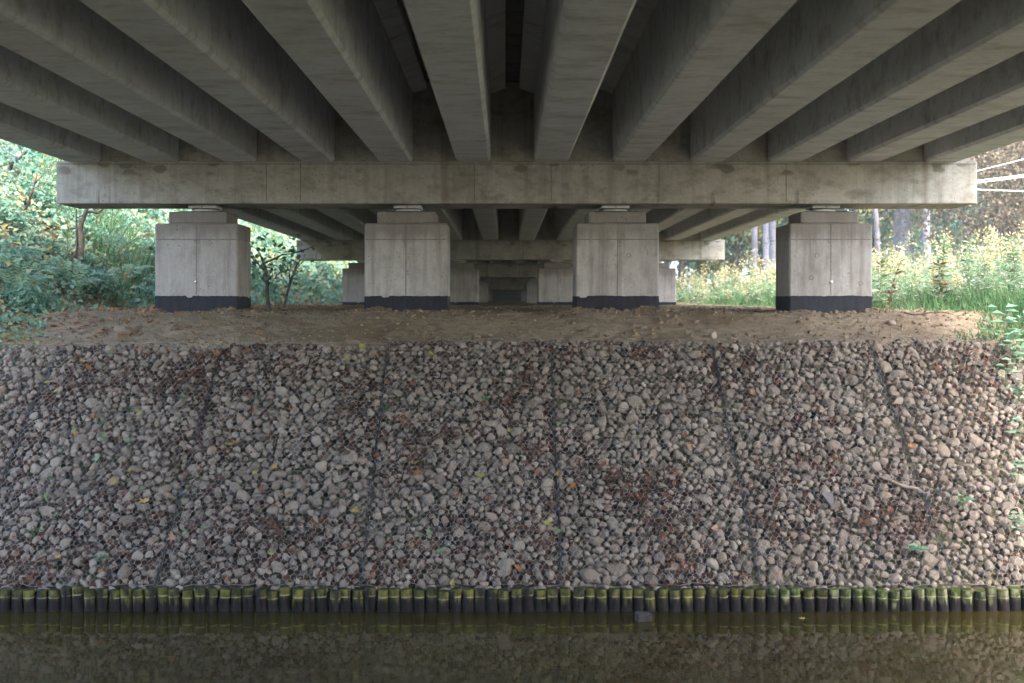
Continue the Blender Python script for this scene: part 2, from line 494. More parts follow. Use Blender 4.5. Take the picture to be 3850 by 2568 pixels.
gx = axis(-400, -9.5, 9.5, 400, 0.075)
gy = np.concatenate([[11.92], axis(11.95, 11.95, 21.0, 600, 0.07)])
X, Y = np.meshgrid(gx, gy)
Z = hgt(X, Y)
near = (np.abs(X) < 14) & (Y < 30)
lump = np.zeros_like(Z)
xs, ys = X[near], Y[near]
lump[near] = 0.040 * vnoise(xs, ys, 0.9, 3) + 0.034 * vnoise(xs, ys, 2.2, 8) + 0.026 * vnoise(xs, ys, 6.0, 5)
fl = near & (Y > 14.8)
lump[fl] += 0.022 * np.abs(vnoise(X[fl], Y[fl], 12.0, 9))
for px in PIER_X:                                   # soil heaped against the column feet
    d = np.hypot(np.maximum(0, np.abs(X - px) - 0.55), np.maximum(0, np.abs(Y - 17.5) - 0.35))
    lump += 0.055 * np.exp(-(d / 0.28) ** 2) * (0.6 + 0.8 * np.sin(X * 9 + px * 5) * np.sin(X * 3.7 + 1))
lump *= np.where(Y < 14.7, 0.5, 1.0)
Z = Z + lump
Z[0, :] = -1.2
nx = len(gx)
I = (np.arange(len(gy) - 1)[:, None] * nx + np.arange(nx - 1)[None]).reshape(-1, 1)
mb = MB()
mb.add(np.stack([X, Y, Z], -1), np.concatenate([I, I + 1, I + nx + 1, I + nx], 1))
gm = mb.mesh('ground', M['soil'], True)
cov = np.maximum(sstep(6.2, 7.6, X - 0.35 * np.maximum(0, 17 - Y) * 0 + 0.3 * np.sin(Y * 2.1)), sstep(-5.9, -7.6, X + 0.4 * np.sin(Y * 1.7)))
cov = np.where(Y < 14.75, 0.9, cov)
at = gm.attributes.new('cover', 'FLOAT', 'POINT')
at.data.foreach_set('value', cov.astype(np.float32).reshape(-1))
ground = link('ground', gm)
ground['kind'] = 'structure'

def ground_z(x, y):
    """height of the built ground sheet"""
    i = int(np.clip(np.searchsorted(gx, x) - 1, 0, len(gx) - 2)); j = int(np.clip(np.searchsorted(gy, y) - 1, 0, len(gy) - 2))
    fx = min(max((x - gx[i]) / (gx[i + 1] - gx[i]), 0), 1); fy = min(max((y - gy[j]) / (gy[j + 1] - gy[j]), 0), 1)
    return float((Z[j, i] * (1 - fx) + Z[j, i + 1] * fx) * (1 - fy) + (Z[j + 1, i] * (1 - fx) + Z[j + 1, i + 1] * fx) * fy)

mb = MB()
wx = axis(-400, -10, 10, 400, 1.0); wy = np.linspace(2.0, 12.1, 12)
WX, WY = np.meshgrid(wx, wy)
n_ = len(wx)
I = (np.arange(len(wy) - 1)[:, None] * n_ + np.arange(n_ - 1)[None]).reshape(-1, 1)
mb.add(np.stack([WX, WY, np.zeros_like(WX)], -1), np.concatenate([I, I + 1, I + n_ + 1, I + n_], 1))
link('water', mb.mesh('water', M['water'], True))['kind'] = 'structure'

mb = MB()                                           # the bank the photographer stands on
by = np.array([4.0, 2.6, 1.2, -0.6, -2.2, -3.2, -12, -40, -400]); bz = np.array([-1.0, -0.25, 0.9, 1.30, 2.60, 2.95, 3.0, 3.1, 3.1])
bx = axis(-400, -10, 10, 400, 1.0)
BX, BY = np.meshgrid(bx, by)
BZ = np.broadcast_to(bz[:, None], BX.shape) + 0.04 * np.sin(BX * 1.3) * (BY < 2)
n_ = len(bx)
I = (np.arange(len(by) - 1)[:, None] * n_ + np.arange(n_ - 1)[None]).reshape(-1, 1)
mb.add(np.stack([BX, BY, BZ], -1), np.concatenate([I, I + n_, I + n_ + 1, I + 1], 1))
nb = mb.mesh('near_bank', M['soil'], True)
a2 = nb.attributes.new('cover', 'FLOAT', 'POINT')
a2.data.foreach_set('value', np.clip((np.abs(BX) - 6.5) / 2, 0, 1).astype(np.float32).reshape(-1))
link('near_bank', nb)['kind'] = 'structure'

# ------------------------------------------------------------------ bridge spans
GIRD_X = [(1176.5 - 1160) / 160.5 + (k - 5.5) * 1.1165 for k in range(12)]
SOF = 5.09
def girder_mesh(y0, y1):
    p = [(-.215, 0), (.215, 0), (.25, .035), (.25, .97), (.457, 1.05), (.457, 1.16), (-.457, 1.16), (-.457, 1.05), (-.25, .97), (-.25, .035)]
    ys = np.linspace(y0, y1, 13)
    n = len(p)
    v = np.array([[(x, y, z) for x, z in p] for y in ys])
    # arrises chip and wander a little
    v[:, 2:3, 2] += RNG.normal(0, .0035, (13, 1)); v[:, 9:10, 2] += RNG.normal(0, .0035, (13, 1))
    i = np.arange(12)[:, None] * n; j = np.arange(n)[None]; k = (j + 1) % n
    mb = MB()
    mb.add(v, np.stack([i + j, i + n + j, i + n + k, i + k], -1).reshape(-1, 4))
    mb.f.append((np.arange(n)[None], 0)); mb.f.append((np.arange(n)[::-1][None] + 12 * n, 0))
    return mb.mesh('girder', M['girder'])

def make_span(y0, y1, label, planks):
    """girders from y0 to the front of the cap beam at y1; the cap beam at y1 belongs to this span"""
    root = thing('bridge_span', label, 'bridge', (0, y1, 0), 0, 'spans of the concrete bridge')
    ln = y1 - y0
    gm_ = girder_mesh(-ln, 0.0 - 0.003)
    for gxk in GIRD_X:
        link('girder', gm_, root, (gxk, 0, SOF))
    cm = bevel_box('cap_beam', -6.43, 6.76, 0, 0.91, 4.49, 5.10, 0.018, M['cap'], 2)
    # upstand above the cap beam ends and the cast wall between the girders
    link('cap_beam', cm, root)
    for xs_ in (-3.42, -2.93, -.44, .66, 2.2, 4.02):
        mb = MB(); mb.box(xs_ - .006, xs_ + .006, -.0025, -.0005, 4.52, 5.07)
        link('joint_seam', mb.mesh('joint_seam', M['seam']), root)
    mb = MB(); mb.box(-6.4, 6.73, -.0035, -.0005, 5.052, 5.062)
    link('joint_seam', mb.mesh('joint_seam', M['seam']), root)
    link('diaphragm', bevel_box('diaphragm', -6.33, 6.66, 0.025, 0.60, 5.095, 6.24, 0.012, M['cap']), root)
    mb = MB(); mb.box(-6.95, 7.05, -ln, 0.95, 6.30, 6.52)
    link('deck_slab', mb.mesh('deck_slab', M['deck']), root)
    for x0, x1 in ((-7.12, -6.953), (7.053, 7.22)):
        mb = MB(); mb.box(x0, x1, -ln, 0.95, 5.85, 7.0)
        link('edge_beam', mb.mesh('edge_beam', M['cap']), root)
    for b in range(11):
        xc = (GIRD_X[b] + GIRD_X[b + 1]) / 2
        if b in planks:
            pl = bevel_box('deck_plank', -0.13, 0.13, -0.27, 0.27, 0, 0.03, 0.006, M['plank'])
            k = 0
            y = -0.3
            while y > -min(ln, 9.0):
                link('deck_plank', pl, root, (xc, y, 6.2535 + 0.004 * (k % 3)))
                y -= 0.56; k += 1
            mb = MB(); mb.box(xc - .13, xc + .13, -ln, y + .27, 6.2535, 6.28)
        else:
            mb = MB(); mb.box(xc - .13, xc + .13, -ln, -0.02, 6.2535, 6.28)
        link('deck_infill', mb.mesh('deck_infill', M['plank']), root)
    return root

make_span(ROW0 - SPAN + 0.915, ROW0, 'concrete girder span overhead with cap beam on the four piers above the bank', (4, 5, 6))
sp = make_span(ROW0 + 0.915, ROW0 + SPAN, 'second concrete girder span beyond the first cap beam', ())
for k in (2, 3, 4, 0):
    c = copy_tree(sp)
    c.location.y = ROW0 + SPAN * (k if k else -1)  # the span behind the camera is unseen, added to darken the gabion
    c['label'] = ['girder span behind the photographer, over the near bank', '', 'third girder span, seen small beyond the second cap beam', 'fourth girder span, deep in shade beyond the third cap beam', 'last girder span, reaching the dark far abutment'][k]

# ------------------------------------------------------------------ piers and bearings
def column_mesh(name, w, d, zs, mat, groove=True):
    """cast column: chamfered corners, a shallow board joint down the middle of each broad face and round it near the top"""
    ch, g = 0.022, 0.007
    def ring(inset):
        hw, hd = w / 2 - inset, d / 2 - inset
        mid = [(-g, -hd), (0, -hd + 0.008), (g, -hd)] if groove else [(0, -hd)]
        mid2 = [(g, hd), (0, hd - 0.008), (-g, hd)] if groove else [(0, hd)]
        return [(-hw + ch, -hd)] + mid + [(hw - ch, -hd), (hw, -hd + ch), (hw, hd - ch), (hw - ch, hd)] + mid2 + [(-hw + ch, hd), (-hw, hd - ch), (-hw, -hd + ch)]
    rings = [[(x, y, z) for x, y in ring(ins)] for z, ins in zs]
    n = len(rings[0]); m = len(rings)
    i = np.arange(m - 1)[:, None] * n; j = np.arange(n)[None]; k = (j + 1) % n
    mb = MB()
    mb.add(np.array(rings), np.stack([i + j, i + k, i + n + k, i + n + j], -1).reshape(-1, 4))
    mb.f.append((np.arange(n)[::-1][None], 0)); mb.f.append((np.arange(n)[None] + (m - 1) * n, 0))
    return mb.mesh(name, mat)

PW, PD, PTOP = 1.19, 0.88, 4.21
COLM = column_mesh('column', PW, PD, [(2.5, 0), (3.972, 0), (3.976, .007), (3.984, .007), (3.988, 0), (PTOP - .015, 0), (PTOP, .015)], M['pier'])
def band_mesh(seed):
    hw, hd, ch = PW / 2 + .003, PD / 2 + .003, .022
    cor = [(-hw + ch, -hd), (hw - ch, -hd), (hw, -hd + ch), (hw, hd - ch), (hw - ch, hd), (-hw + ch, hd), (-hw, hd - ch), (-hw, -hd + ch)]
    ringp = []
    for a_, b_ in zip(cor, cor[1:] + cor[:1]):
        m_ = max(1, int(math.dist(a_, b_) / .02))
        ringp += [(a_[0] + (b_[0] - a_[0]) * i_ / m_, a_[1] + (b_[1] - a_[1]) * i_ / m_) for i_ in range(m_)]
    n_ = len(ringp)
    top = [3.168 + .010 * noise.noise((x * 2.2 + seed * 9, y * 2.2, 0)) + .009 * noise.noise((x * 14, y * 14 + seed, 4)) + (.0 if noise.noise((x * 5 + seed, y * 5, 8)) < .33 else -.022) for x, y in ringp]
    v = [(x, y, 2.5) for x, y in ringp] + [(x, y, z_) for (x, y), z_ in zip(ringp, top)] + [(x * .994, y * .994, z_ + .001) for (x, y), z_ in zip(ringp, top)]
    i = np.arange(2)[:, None] * n_; j = np.arange(n_)[None]; k = (j + 1) % n_
    mb = MB(); mb.add(v, np.stack([i + j, i + k, i + n_ + k, i + n_ + j], -1).reshape(-1, 4))
    return mb.mesh('bitumen_band', M['bitumen'])
BITS = [band_mesh(k) for k in range(4)]
BITM = BITS[0]
mb = MB(); mb.box(-PW / 2 + .02, PW / 2 - .02, -.002, .0, 3.973, 3.987)
HSEAM = mb.mesh('joint_seam', M['seam'])
mb = MB(); mb.box(-.006, .006, -.0015, .0, 3.175, 3.9715); VSEAM = mb.mesh('joint_seam', M['seam'])
PEDM = bevel_box('pedestal', -.42, .42, -.36, .36, PTOP + .002, 4.385, .016, M['pier'])
RINGM = {}
def ring_mesh(r):
    if r not in RINGM:
        mb = MB()
        a = np.linspace(0, 2 * math.pi, 15)
        mb.tube(np.stack([r * np.cos(a), 0 * a, r * np.sin(a)], -1), 0.004, 4, 0, False)
        RINGM[r] = mb.mesh('tie_ring', M['seam'])
    return RINGM[r]

def disc(mb, r, z0, z1, n=20, mi=0):
    mb.tube([(0, 0, z0), (0, 0, z1)], [r, r], n, mi)
def bearing(x, y, label):
    b = thing('bridge_bearing', label, 'bearing', (x, y, 4.385), 0, 'pot bearings between the piers and the cap beam')
    link('base_plate', bevel_box('base_plate', -.31, .31, -.28, .28, 0.001, .014, .003, M['dark_metal']), b)
    mb = MB(); disc(mb, .185, .016, .052)
    link('pot', mb.mesh('pot', M['white_metal'], True, 40), b)
    mb = MB(); disc(mb, .20, .053, .064)
    link('seal_ring', mb.mesh('seal_ring', M['dark_metal'], True, 40), b)
    link('sole_plate', bevel_box('sole_plate', -.20, .20, -.2, .2, .066, .1035, .004, M['white_metal']), b)
    mb = MB(); mb.box(-.012, .012, -.212, -.2005, .078, .09)
    link('indicator', mb.mesh('indicator', M['dark_metal']), b)
    return b

PLAB = ['concrete pier at the foot of the leafy bank, with small steel bolt on its joint',
        'streaky concrete pier standing between the leafy bank pier and the middle of the bridge',
        'concrete pier with a scuffed corner on its black band, next to the meadow gap',
        'concrete pier by the sunny meadow, with steel bolt and flaking black band']
pier0 = None
for row in range(4):
    y = ROW0 + SPAN * row + 0.475
    for i, px in enumerate(PIER_X):
        if pier0 is None:
            p = thing('bridge_pier', '', 'pier', (px, y, 0), 0, 'concrete piers under the bridge')
            link('column', COLM, p); link('bitumen_band', BITM, p); link('pedestal', PEDM, p)
            pier0 = p
        else:
            p = copy_tree(pier0) if row else None
            if p is None:
                p = thing('bridge_pier', '', 'pier', (px, y, 0), 0, 'concrete piers under the bridge')
                for nm, me in (('column', COLM), ('bitumen_band', BITM), ('pedestal', PEDM)):
                    link(nm, me, p)
            p.location = (px, y, 0)
        if row:
            p.location.z = 0.02 * row
            p['label'] = f'{ORD[i]} concrete pier counted from the leafy bank, in the {ORD[row]} row of piers'
            for ch in list(p.children):
                if ch.name.split('.')[0] in ('tie_ring', 'joint_bolt', 'joint_seam'):
                    bpy.data.objects.remove(ch)
        else:
            p['label'] = PLAB[i]
        bearing(px + (0.0 if i != 0 else .02), y, (f'white pot bearing on the {ORD[i]} pier from the leafy bank, front row' if row == 0 else
                f'small white pot bearing on the {ORD[i]} pier from the leafy bank, {ORD[row]} row'))
        if row == 0:
            fr = -PD / 2 - .001
            for ch_ in p.children:
                if ch_.name.startswith('bitumen'):
                    ch_.data = BITS[i]
            link('joint_seam', HSEAM, p, (0, fr, 0)); link('joint_seam', VSEAM, p, (0, fr, 0))
            spots = {0: [(.02, 3.945, .022), (-.02, 3.95, .014)], 1: [(-.02, 3.965, .02)], 2: [(.03, 3.955, .022), (.16, 3.75, .03)], 3: [(-.02, 3.955, .022), (-.2, 3.75, .03), (-.28, 3.43, .03), (.43, 3.35, .028)]}[i]
            for sx, sz, r in spots:
                link('tie_ring', ring_mesh(r), p, (sx, fr, sz))
            if i in (0, 3):
                mb = MB(); mb.tube([(0, 0, 0), (0, -.02, 0), (0, -.032, 0), (0, -.036, 0)], [.02, .02, .016, .006], 10)
                link('joint_bolt', mb.mesh('joint_bolt', M['bolt'], True, 40), p, (0, fr, 3.37))

ya = ROW0 + SPAN * 4
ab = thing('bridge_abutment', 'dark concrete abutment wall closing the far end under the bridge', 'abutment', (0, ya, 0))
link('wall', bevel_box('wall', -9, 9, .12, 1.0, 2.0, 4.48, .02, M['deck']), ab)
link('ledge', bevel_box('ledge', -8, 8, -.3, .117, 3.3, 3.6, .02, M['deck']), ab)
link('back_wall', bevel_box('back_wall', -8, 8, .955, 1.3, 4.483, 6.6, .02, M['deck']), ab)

# ------------------------------------------------------------------ stones and gabion mattresses
def stone_template(seed, sub):
    rr = random.Random(seed)
    bm = bmesh.new()
    bmesh.ops.create_icosphere(bm, subdivisions=sub, radius=1.0)
    off = Vector((rr.uniform(0, 50), rr.uniform(0, 50), rr.uniform(0, 50)))
    planes = []
    for _ in range(rr.randint(5, 10)):
        d = Vector((rr.gauss(0, 1), rr.gauss(0, 1), rr.gauss(0, 1))).normalized()
        planes.append((d, rr.uniform(.55, .82)))
    for v in bm.verts:
        p = v.co.copy()
        p *= 1 + .16 * noise.noise(p * 1.3 + off)
        for d, k in planes:
            e = p.dot(d) - k
            if e > 0:
                p -= d * e * 0.9
        p *= 1 + .035 * noise.noise(p * 4 + off)
        v.co = p * 1.12
    me = bpy.data.meshes.new('stone')
    bm.to_mesh(me); bm.free()
    me.materials.append(M['stone'])
    me.polygons.foreach_set('use_smooth', np.ones(len(me.polygons), bool))
    return me
ST_HI = [stone_template(100 + k, 3) for k in range(14)]
for me in ST_HI:
    me.set_sharp_from_angle(angle=R(28))
ST_LO = []
for k in range(14):
    me = stone_template(100 + k, 2)
    v = np.empty(len(me.vertices) * 3, np.float32); me.vertices.foreach_get('co', v)
    f = np.array([tuple(p.vertices) for p in me.polygons])
    ST_LO.append((v.reshape(-1, 3).astype(float), f))
    bpy.data.meshes.remove(me)

def eul(rx, ry, rz):
    return np.array(Matrix.Rotation(rz, 3, 'Z') @ Matrix.Rotation(ry, 3, 'Y') @ Matrix.Rotation(rx, 3, 'X'))
SB = np.stack([np.array([1.0, 0, 0]), SDIR, SNRM], 1)        # slope basis: across, up the slope, outward

def pack(w, l, seed):
    """stones of many sizes packed on a w by l bed: big ones first"""
    rg = np.random.default_rng(seed)
    P = np.zeros((0, 3))
    for r0, r1, tries in ((.075, .10, 12), (.052, .072, 150), (.041, .052, 560), (.032, .041, 1900), (.023, .032, 2400)):
        for _ in range(tries):
            r = rg.uniform(r0, r1)
            u, v = rg.uniform(r * .8, w - r * .8), rg.uniform(r * .7, l - r * .7)
            if len(P):
                d2 = (P[:, 0] - u) ** 2 + (P[:, 1] - v) ** 2
                if np.any(d2 < ((P[:, 2] + r) * .86) ** 2):
                    continue
            P = np.vstack([P, [u, v, r]])
    return P

def pillow(u, v, w, l):
    return 0.045 * (1 - np.abs(2 * u / w - 1) ** 5) * (1 - np.abs(2 * v / l - 1) ** 9)

SEAMS = [-7.5, -5.5, -3.5, -1.45, .56, 2.55, 4.5, 6.5, 8.5]
PANEL_LAB = ['dusty stone gabion mattress beside the leaf covered bank, mesh half buried', 'stone gabion mattress strewn with bright leaves, the first clear of the leafy bank',
             'stone gabion mattress with brown leaves, below the gap between first two piers', 'stone gabion mattress with black side seam, below the second pier from leafy bank',
             'stone gabion mattress with reddish litter, below the pier next to the meadow gap', 'half sunlit stone gabion mattress left of the pier by the meadow',
             'pale grey stone gabion mattress with a dead root caught in its mesh', 'outermost stone gabion mattress overgrown by green plants at the meadow edge']
PANELS = []
litter_pts = []
for pi in range(8):
    x0, x1 = SEAMS[pi] + .007, SEAMS[pi + 1] - .007
    w = x1 - x0
    l = SL - (0.07 if pi < 3 else 0.0)
    base = np.array([x0, SY0, SZ0])
    root = thing('gabion_mattress', PANEL_LAB[pi], 'gabion', tuple(base), 0, 'stone filled gabion mattresses on the canal bank')
    PANELS.append(root)
    pt = lambda u, v, h: u[..., None] * SB[:, 0] + v[..., None] * SB[:, 1] + (h + pillow(u, v, w, l) + 0.018 * np.sin(u * 3.1 + pi) * np.sin(v * 2.3 + pi * 2))[..., None] * SB[:, 2]
    P = pack(w, l, 50 + pi)
    rg = np.random.default_rng(900 + pi)
    # which show largest: bigger, and nearer the foot of the bank
    order = np.argsort(-(P[:, 2] * (1.15 - .2 * P[:, 1] / l)))
    P = P[order]
    sink = np.abs(rg.normal(0, .022, len(P)))
    cu = pt(P[:, 0], P[:, 1], -P[:, 2] * .62 - sink)
    fill = MB()
    for k in range(len(P)):
        r = P[k, 2]
        sc = np.array([r * rg.uniform(1.0, 1.22), r * rg.uniform(.82, 1.02), r * rg.uniform(.62, .86)])
        Rm = SB @ eul(rg.normal(0, .3), rg.normal(0, .3), rg.uniform(0, 6.283))
        ti = int(rg.integers(0, 14))
        if k < 300:
            o = link('stone', ST_HI[ti], root, tuple(cu[k]))
            o.rotation_euler = Matrix(Rm.tolist()).to_euler()
            o.scale = sc
        else:
            v, f = ST_LO[ti]
            fill.add((v * sc) @ Rm.T + cu[k], f)
    # a lower course seen in the gaps
    nf = 330
    fu, fv = rg.uniform(.0, w, nf), rg.uniform(.03, l - .03, nf)
    cf = pt(fu, fv, rg.uniform(-.13, -.10, nf))
    for k in range(nf):
        v, f = ST_LO[int(rg.integers(0, 14))]
        sc = np.array([1.1, .95, .8]) * rg.uniform(.03, .052)
        fill.add((v * sc) @ (SB @ eul(rg.normal(0, .5), rg.normal(0, .5), rg.uniform(0, 6.3))).T + cf[k], f)
    for k in range(64):                             # a toe course behind the pile heads
        v, f = ST_LO[int(rg.integers(0, 14))]
        sc = np.array([1.1, .9, .85]) * rg.uniform(.026, .045)
        fill.add((v * sc) @ eul(rg.normal(0, .6), rg.normal(0, .6), rg.uniform(0, 6.3)).T + np.array([rg.uniform(.02, w - .02), rg.uniform(-.03, .0), rg.uniform(-.085, -.035)]), f)
    o = link('stone_fill', fill.mesh('stone_fill', M['stone'], True, 45), root)
    o['kind'] = 'stuff'
    # hexagonal wire netting: twisted sides run up the slope
    cw, tw, dg = .066, .030, .030
    rows = int(l / (tw + dg)); cols = int(w / cw)
    cw = w / cols; s_ = l / (rows * (tw + dg)); tw *= s_; dg *= s_
    A, B, T = [], [], []
    def node(c, r):                       # foot and head of twist (c, r)
        u = (c + (.5 if r % 2 else 0)) * cw
        return u, r * (tw + dg)
    idx = {}
    pts = []
    for r in range(rows):
        for c in range(cols + (0 if r % 2 else 1)):
            u, v = node(c, r)
            idx[(c, r)] = len(pts)
            pts += [(u, v), (u, v + tw)]
    pts = np.array(pts)
    pts += rg.normal(0, .0042, pts.shape)
    pts[:, 0] += .012 * np.sin(pts[:, 1] * 5 + pi) ; pts[:, 1] += .010 * np.sin(pts[:, 0] * 4 + pi * 2)
    pts[:, 0] = np.clip(pts[:, 0], 0, w); pts[:, 1] = np.clip(pts[:, 1], 0, l)
    hz = .006 + np.clip(rg.normal(0, .005, len(pts)), -.008, .012)
    W3 = pt(pts[:, 0], pts[:, 1], hz)
    E, rad = [], []
    for (c, r), i in idx.items():
        E.append((i, i + 1)); rad.append(.0021)
        nb_ = ((c, r + 1), (c + 1, r + 1)) if r % 2 else ((c - 1, r + 1), (c, r + 1))
        for q in nb_:
            if q in idx:
                E.append((i + 1, idx[q])); rad.append(.0015)
    E = np.array(E); rad = np.array(rad)
    a, b = W3[E[:, 0]], W3[E[:, 1]]
    d = unit(b - a); s1 = unit(np.cross(d, SNRM)); s2 = np.cross(d, s1)
    ring = []
    for k in range(3):
        th = k * 2 * math.pi / 3
        off = (math.cos(th) * s1 + math.sin(th) * s2) * rad[:, None]
        ring += [a + off - d * .001, b + off + d * .001]
    V = np.stack(ring, 1).reshape(-1, 3)
    i = np.arange(len(E))[:, None] * 6
    F = np.concatenate([i + np.array([[0, 2, 3, 1]]), i + np.array([[2, 4, 5, 3]]), i + np.array([[4, 0, 1, 5]])])
    mb = MB(); mb.add(V, F)
    o = link('wire_netting', mb.mesh('wire_netting', M['wire'], True), root)
    o['kind'] = 'stuff'
    # edge wires, lacing along the seam, inner diaphragm lines
    def run(name, us, vs_, hs, r, mat):
        mb = MB(); mb.tube(pt(us, vs_, hs), r, 5)
        return link(name, mb.mesh(name, mat, True), root)
    q = np.linspace(0, 1, 60)
    wob = lambda k: .008 * np.sin(q * 23 + k) + .005 * np.sin(q * 57 + 2 * k)
    for e in (0.004, w - .004):
        run('edge_wire', e + wob(pi + e), q * l, .004 + 0 * q, .0030, M['wire_dark'])
    for e in (.004, l - .004):
        run('edge_wire', q * w, e + (-1 if e < 1 else 1) * .006 + 1.4 * wob(pi + e), .002 + .6 * wob(pi * 3 + e), .0032, M['wire_mid'])
    qq = np.linspace(0, 1, 420)
    if pi > 0:
        mb = MB(); mb.tube(pt(-.007 + .011 * np.cos(qq * 260), qq * l, .002 + .010 * np.sin(qq * 260)), .0018, 4)
        link('lacing_wire', mb.mesh('lacing_wire', M['wire_dark'], True), root)
    for vd in (l * .335, l * .66):
        run('partition_wire', q * w, vd + 1.6 * wob(pi + vd) + .05 * np.sin(q * 3 + pi * 2), .0 + 0 * q, .0032, M['wire_dark'])
    # dead leaves lodged between the stones
    nl = [1600, 3000, 3400, 3400, 3000, 1900, 900, 600][pi]
    lu, lv = rg.uniform(0, w, nl), rg.uniform(0, l, nl)
    dens = vnoise(lu + x0, lv, 1.1, 21 + 0) * 2.6 + .42
    keep = rg.uniform(0, 1, nl) < np.clip(dens + .2, .1, 1)
    lu, lv = lu[keep], lv[keep]
    hl = rg.uniform(-.07, -.022, len(lu)) + .034 * np.clip(vnoise(lu + x0, lv, 1.6, 4) * 2.2 - .1, 0, 1)
    litter_pts.append(pt(lu, lv, hl) + base)

# ------------------------------------------------------------------ leaf litter and single fallen leaves
def litter_mesh(name, C, Nn, size, mat):
    n = len(C)
    a = RNG.uniform(0, 6.283, n)
    T1 = unit(np.cross(Nn, np.array([0.3, 1.0, 0.1]))); T2 = np.cross(Nn, T1)
    Nj = unit(Nn + RNG.normal(0, .38, (n, 3)))
    D = np.cos(a)[:, None] * T1 + np.sin(a)[:, None] * T2
    L = size * RNG.uniform(.6, 1.25, n)
    mb = MB()
    leaves(mb, C - D * L[:, None] * .5, D, Nj, L, L * RNG.uniform(.6, .95, n), .25)
    return mb.mesh(name, mat)
LP = np.concatenate(litter_pts)
tag(link('leaf_litter', litter_mesh('leaf_litter', LP, np.tile(SNRM, (len(LP), 1)), .095, M['litter'])), 'brown dead leaves lodged among the stones under the wire', 'leaf litter', None, 'stuff')

def scatter(n, fx, fy, dens):
    x, y = fx(n), fy(n)
    k = RNG.uniform(0, 1, n) < dens(x, y)
    return x[k], y[k]
lx, ly = scatter(6000, lambda n: RNG.uniform(-8.8, -2.5, n), lambda n: RNG.uniform(14.75, 34, n) ** 1.0,
                 lambda x, y: np.clip(.95 * sstep(-4.9, -7.2, x) + .012 + .10 * sstep(-2.5, -5.0, x) + .25 * sstep(20, 26, y) * sstep(-4.5, -6, x), 0, 1))
lz = np.array([ground_z(a, b) for a, b in zip(lx, ly)]) + .012
tag(link('leaf_litter', litter_mesh('bank_litter', np.stack([lx, ly, lz], 1), np.tile([0, -.1, 1.0], (len(lx), 1)), .10, M['litter_bright'])), 'orange and brown fallen leaves at the foot of the leafy bank', 'leaf litter', None, 'stuff')
lx, ly = scatter(1600, lambda n: RNG.uniform(-4, 9.0, n), lambda n: RNG.uniform(14.9, 30, n), lambda x, y: .05 + .5 * sstep(5.2, 7.5, x))
lz = np.array([ground_z(a, b) for a, b in zip(lx, ly)]) + .008
tag(link('leaf_litter', litter_mesh('terrace_litter', np.stack([lx, ly, lz], 1), np.tile([0, -.1, 1.0], (len(lx), 1)), .06, M['litter'])), 'sparse dry leaf scraps on the bare soil terrace', 'leaf litter', None, 'stuff')

def maple_mesh(name, mat, seed):
    rr = random.Random(seed)
    ang = [-.2, 12, 35, 48, 62, 90, 118, 132, 145, 168, 180.2]
    rad = [.45, .75, .42, .95, .5, 1.05, .5, .95, .42, .75, .45]
    v = [(0, -.35, 0)]
    for a_, r_ in zip(ang, rad):
        a_ = R(a_ + rr.uniform(-5, 5)); r_ *= rr.uniform(.85, 1.1)
        x, y = r_ * math.cos(a_), r_ * math.sin(a_) - .3
        v.append((x, y, .30 * abs(x) ** 1.5 + .16 * y * y * rr.uniform(.4, 1.6) + rr.uniform(-.05, .07)))
    v.append((0, .15, rr.uniform(-.08, .06)))
    n = len(v)
    f = [(n - 1, i, i + 1) for i in range(1, n - 2)] + [(n - 1, n - 2, 0), (n - 1, 0, 1)]
    mb = MB(); mb.add(v, f)
    mb.tube([(0, -.35, 0), (.04, -.7, .05), (.1, -1.0, .03)], .02, 3)
    return mb.mesh(name, mat)
MAPLE = {k: [maple_mesh('fallen_leaf', M['leaf ' + k], 11 * i + j) for j in range(3)] for i, k in enumerate(LEAFCOL)}

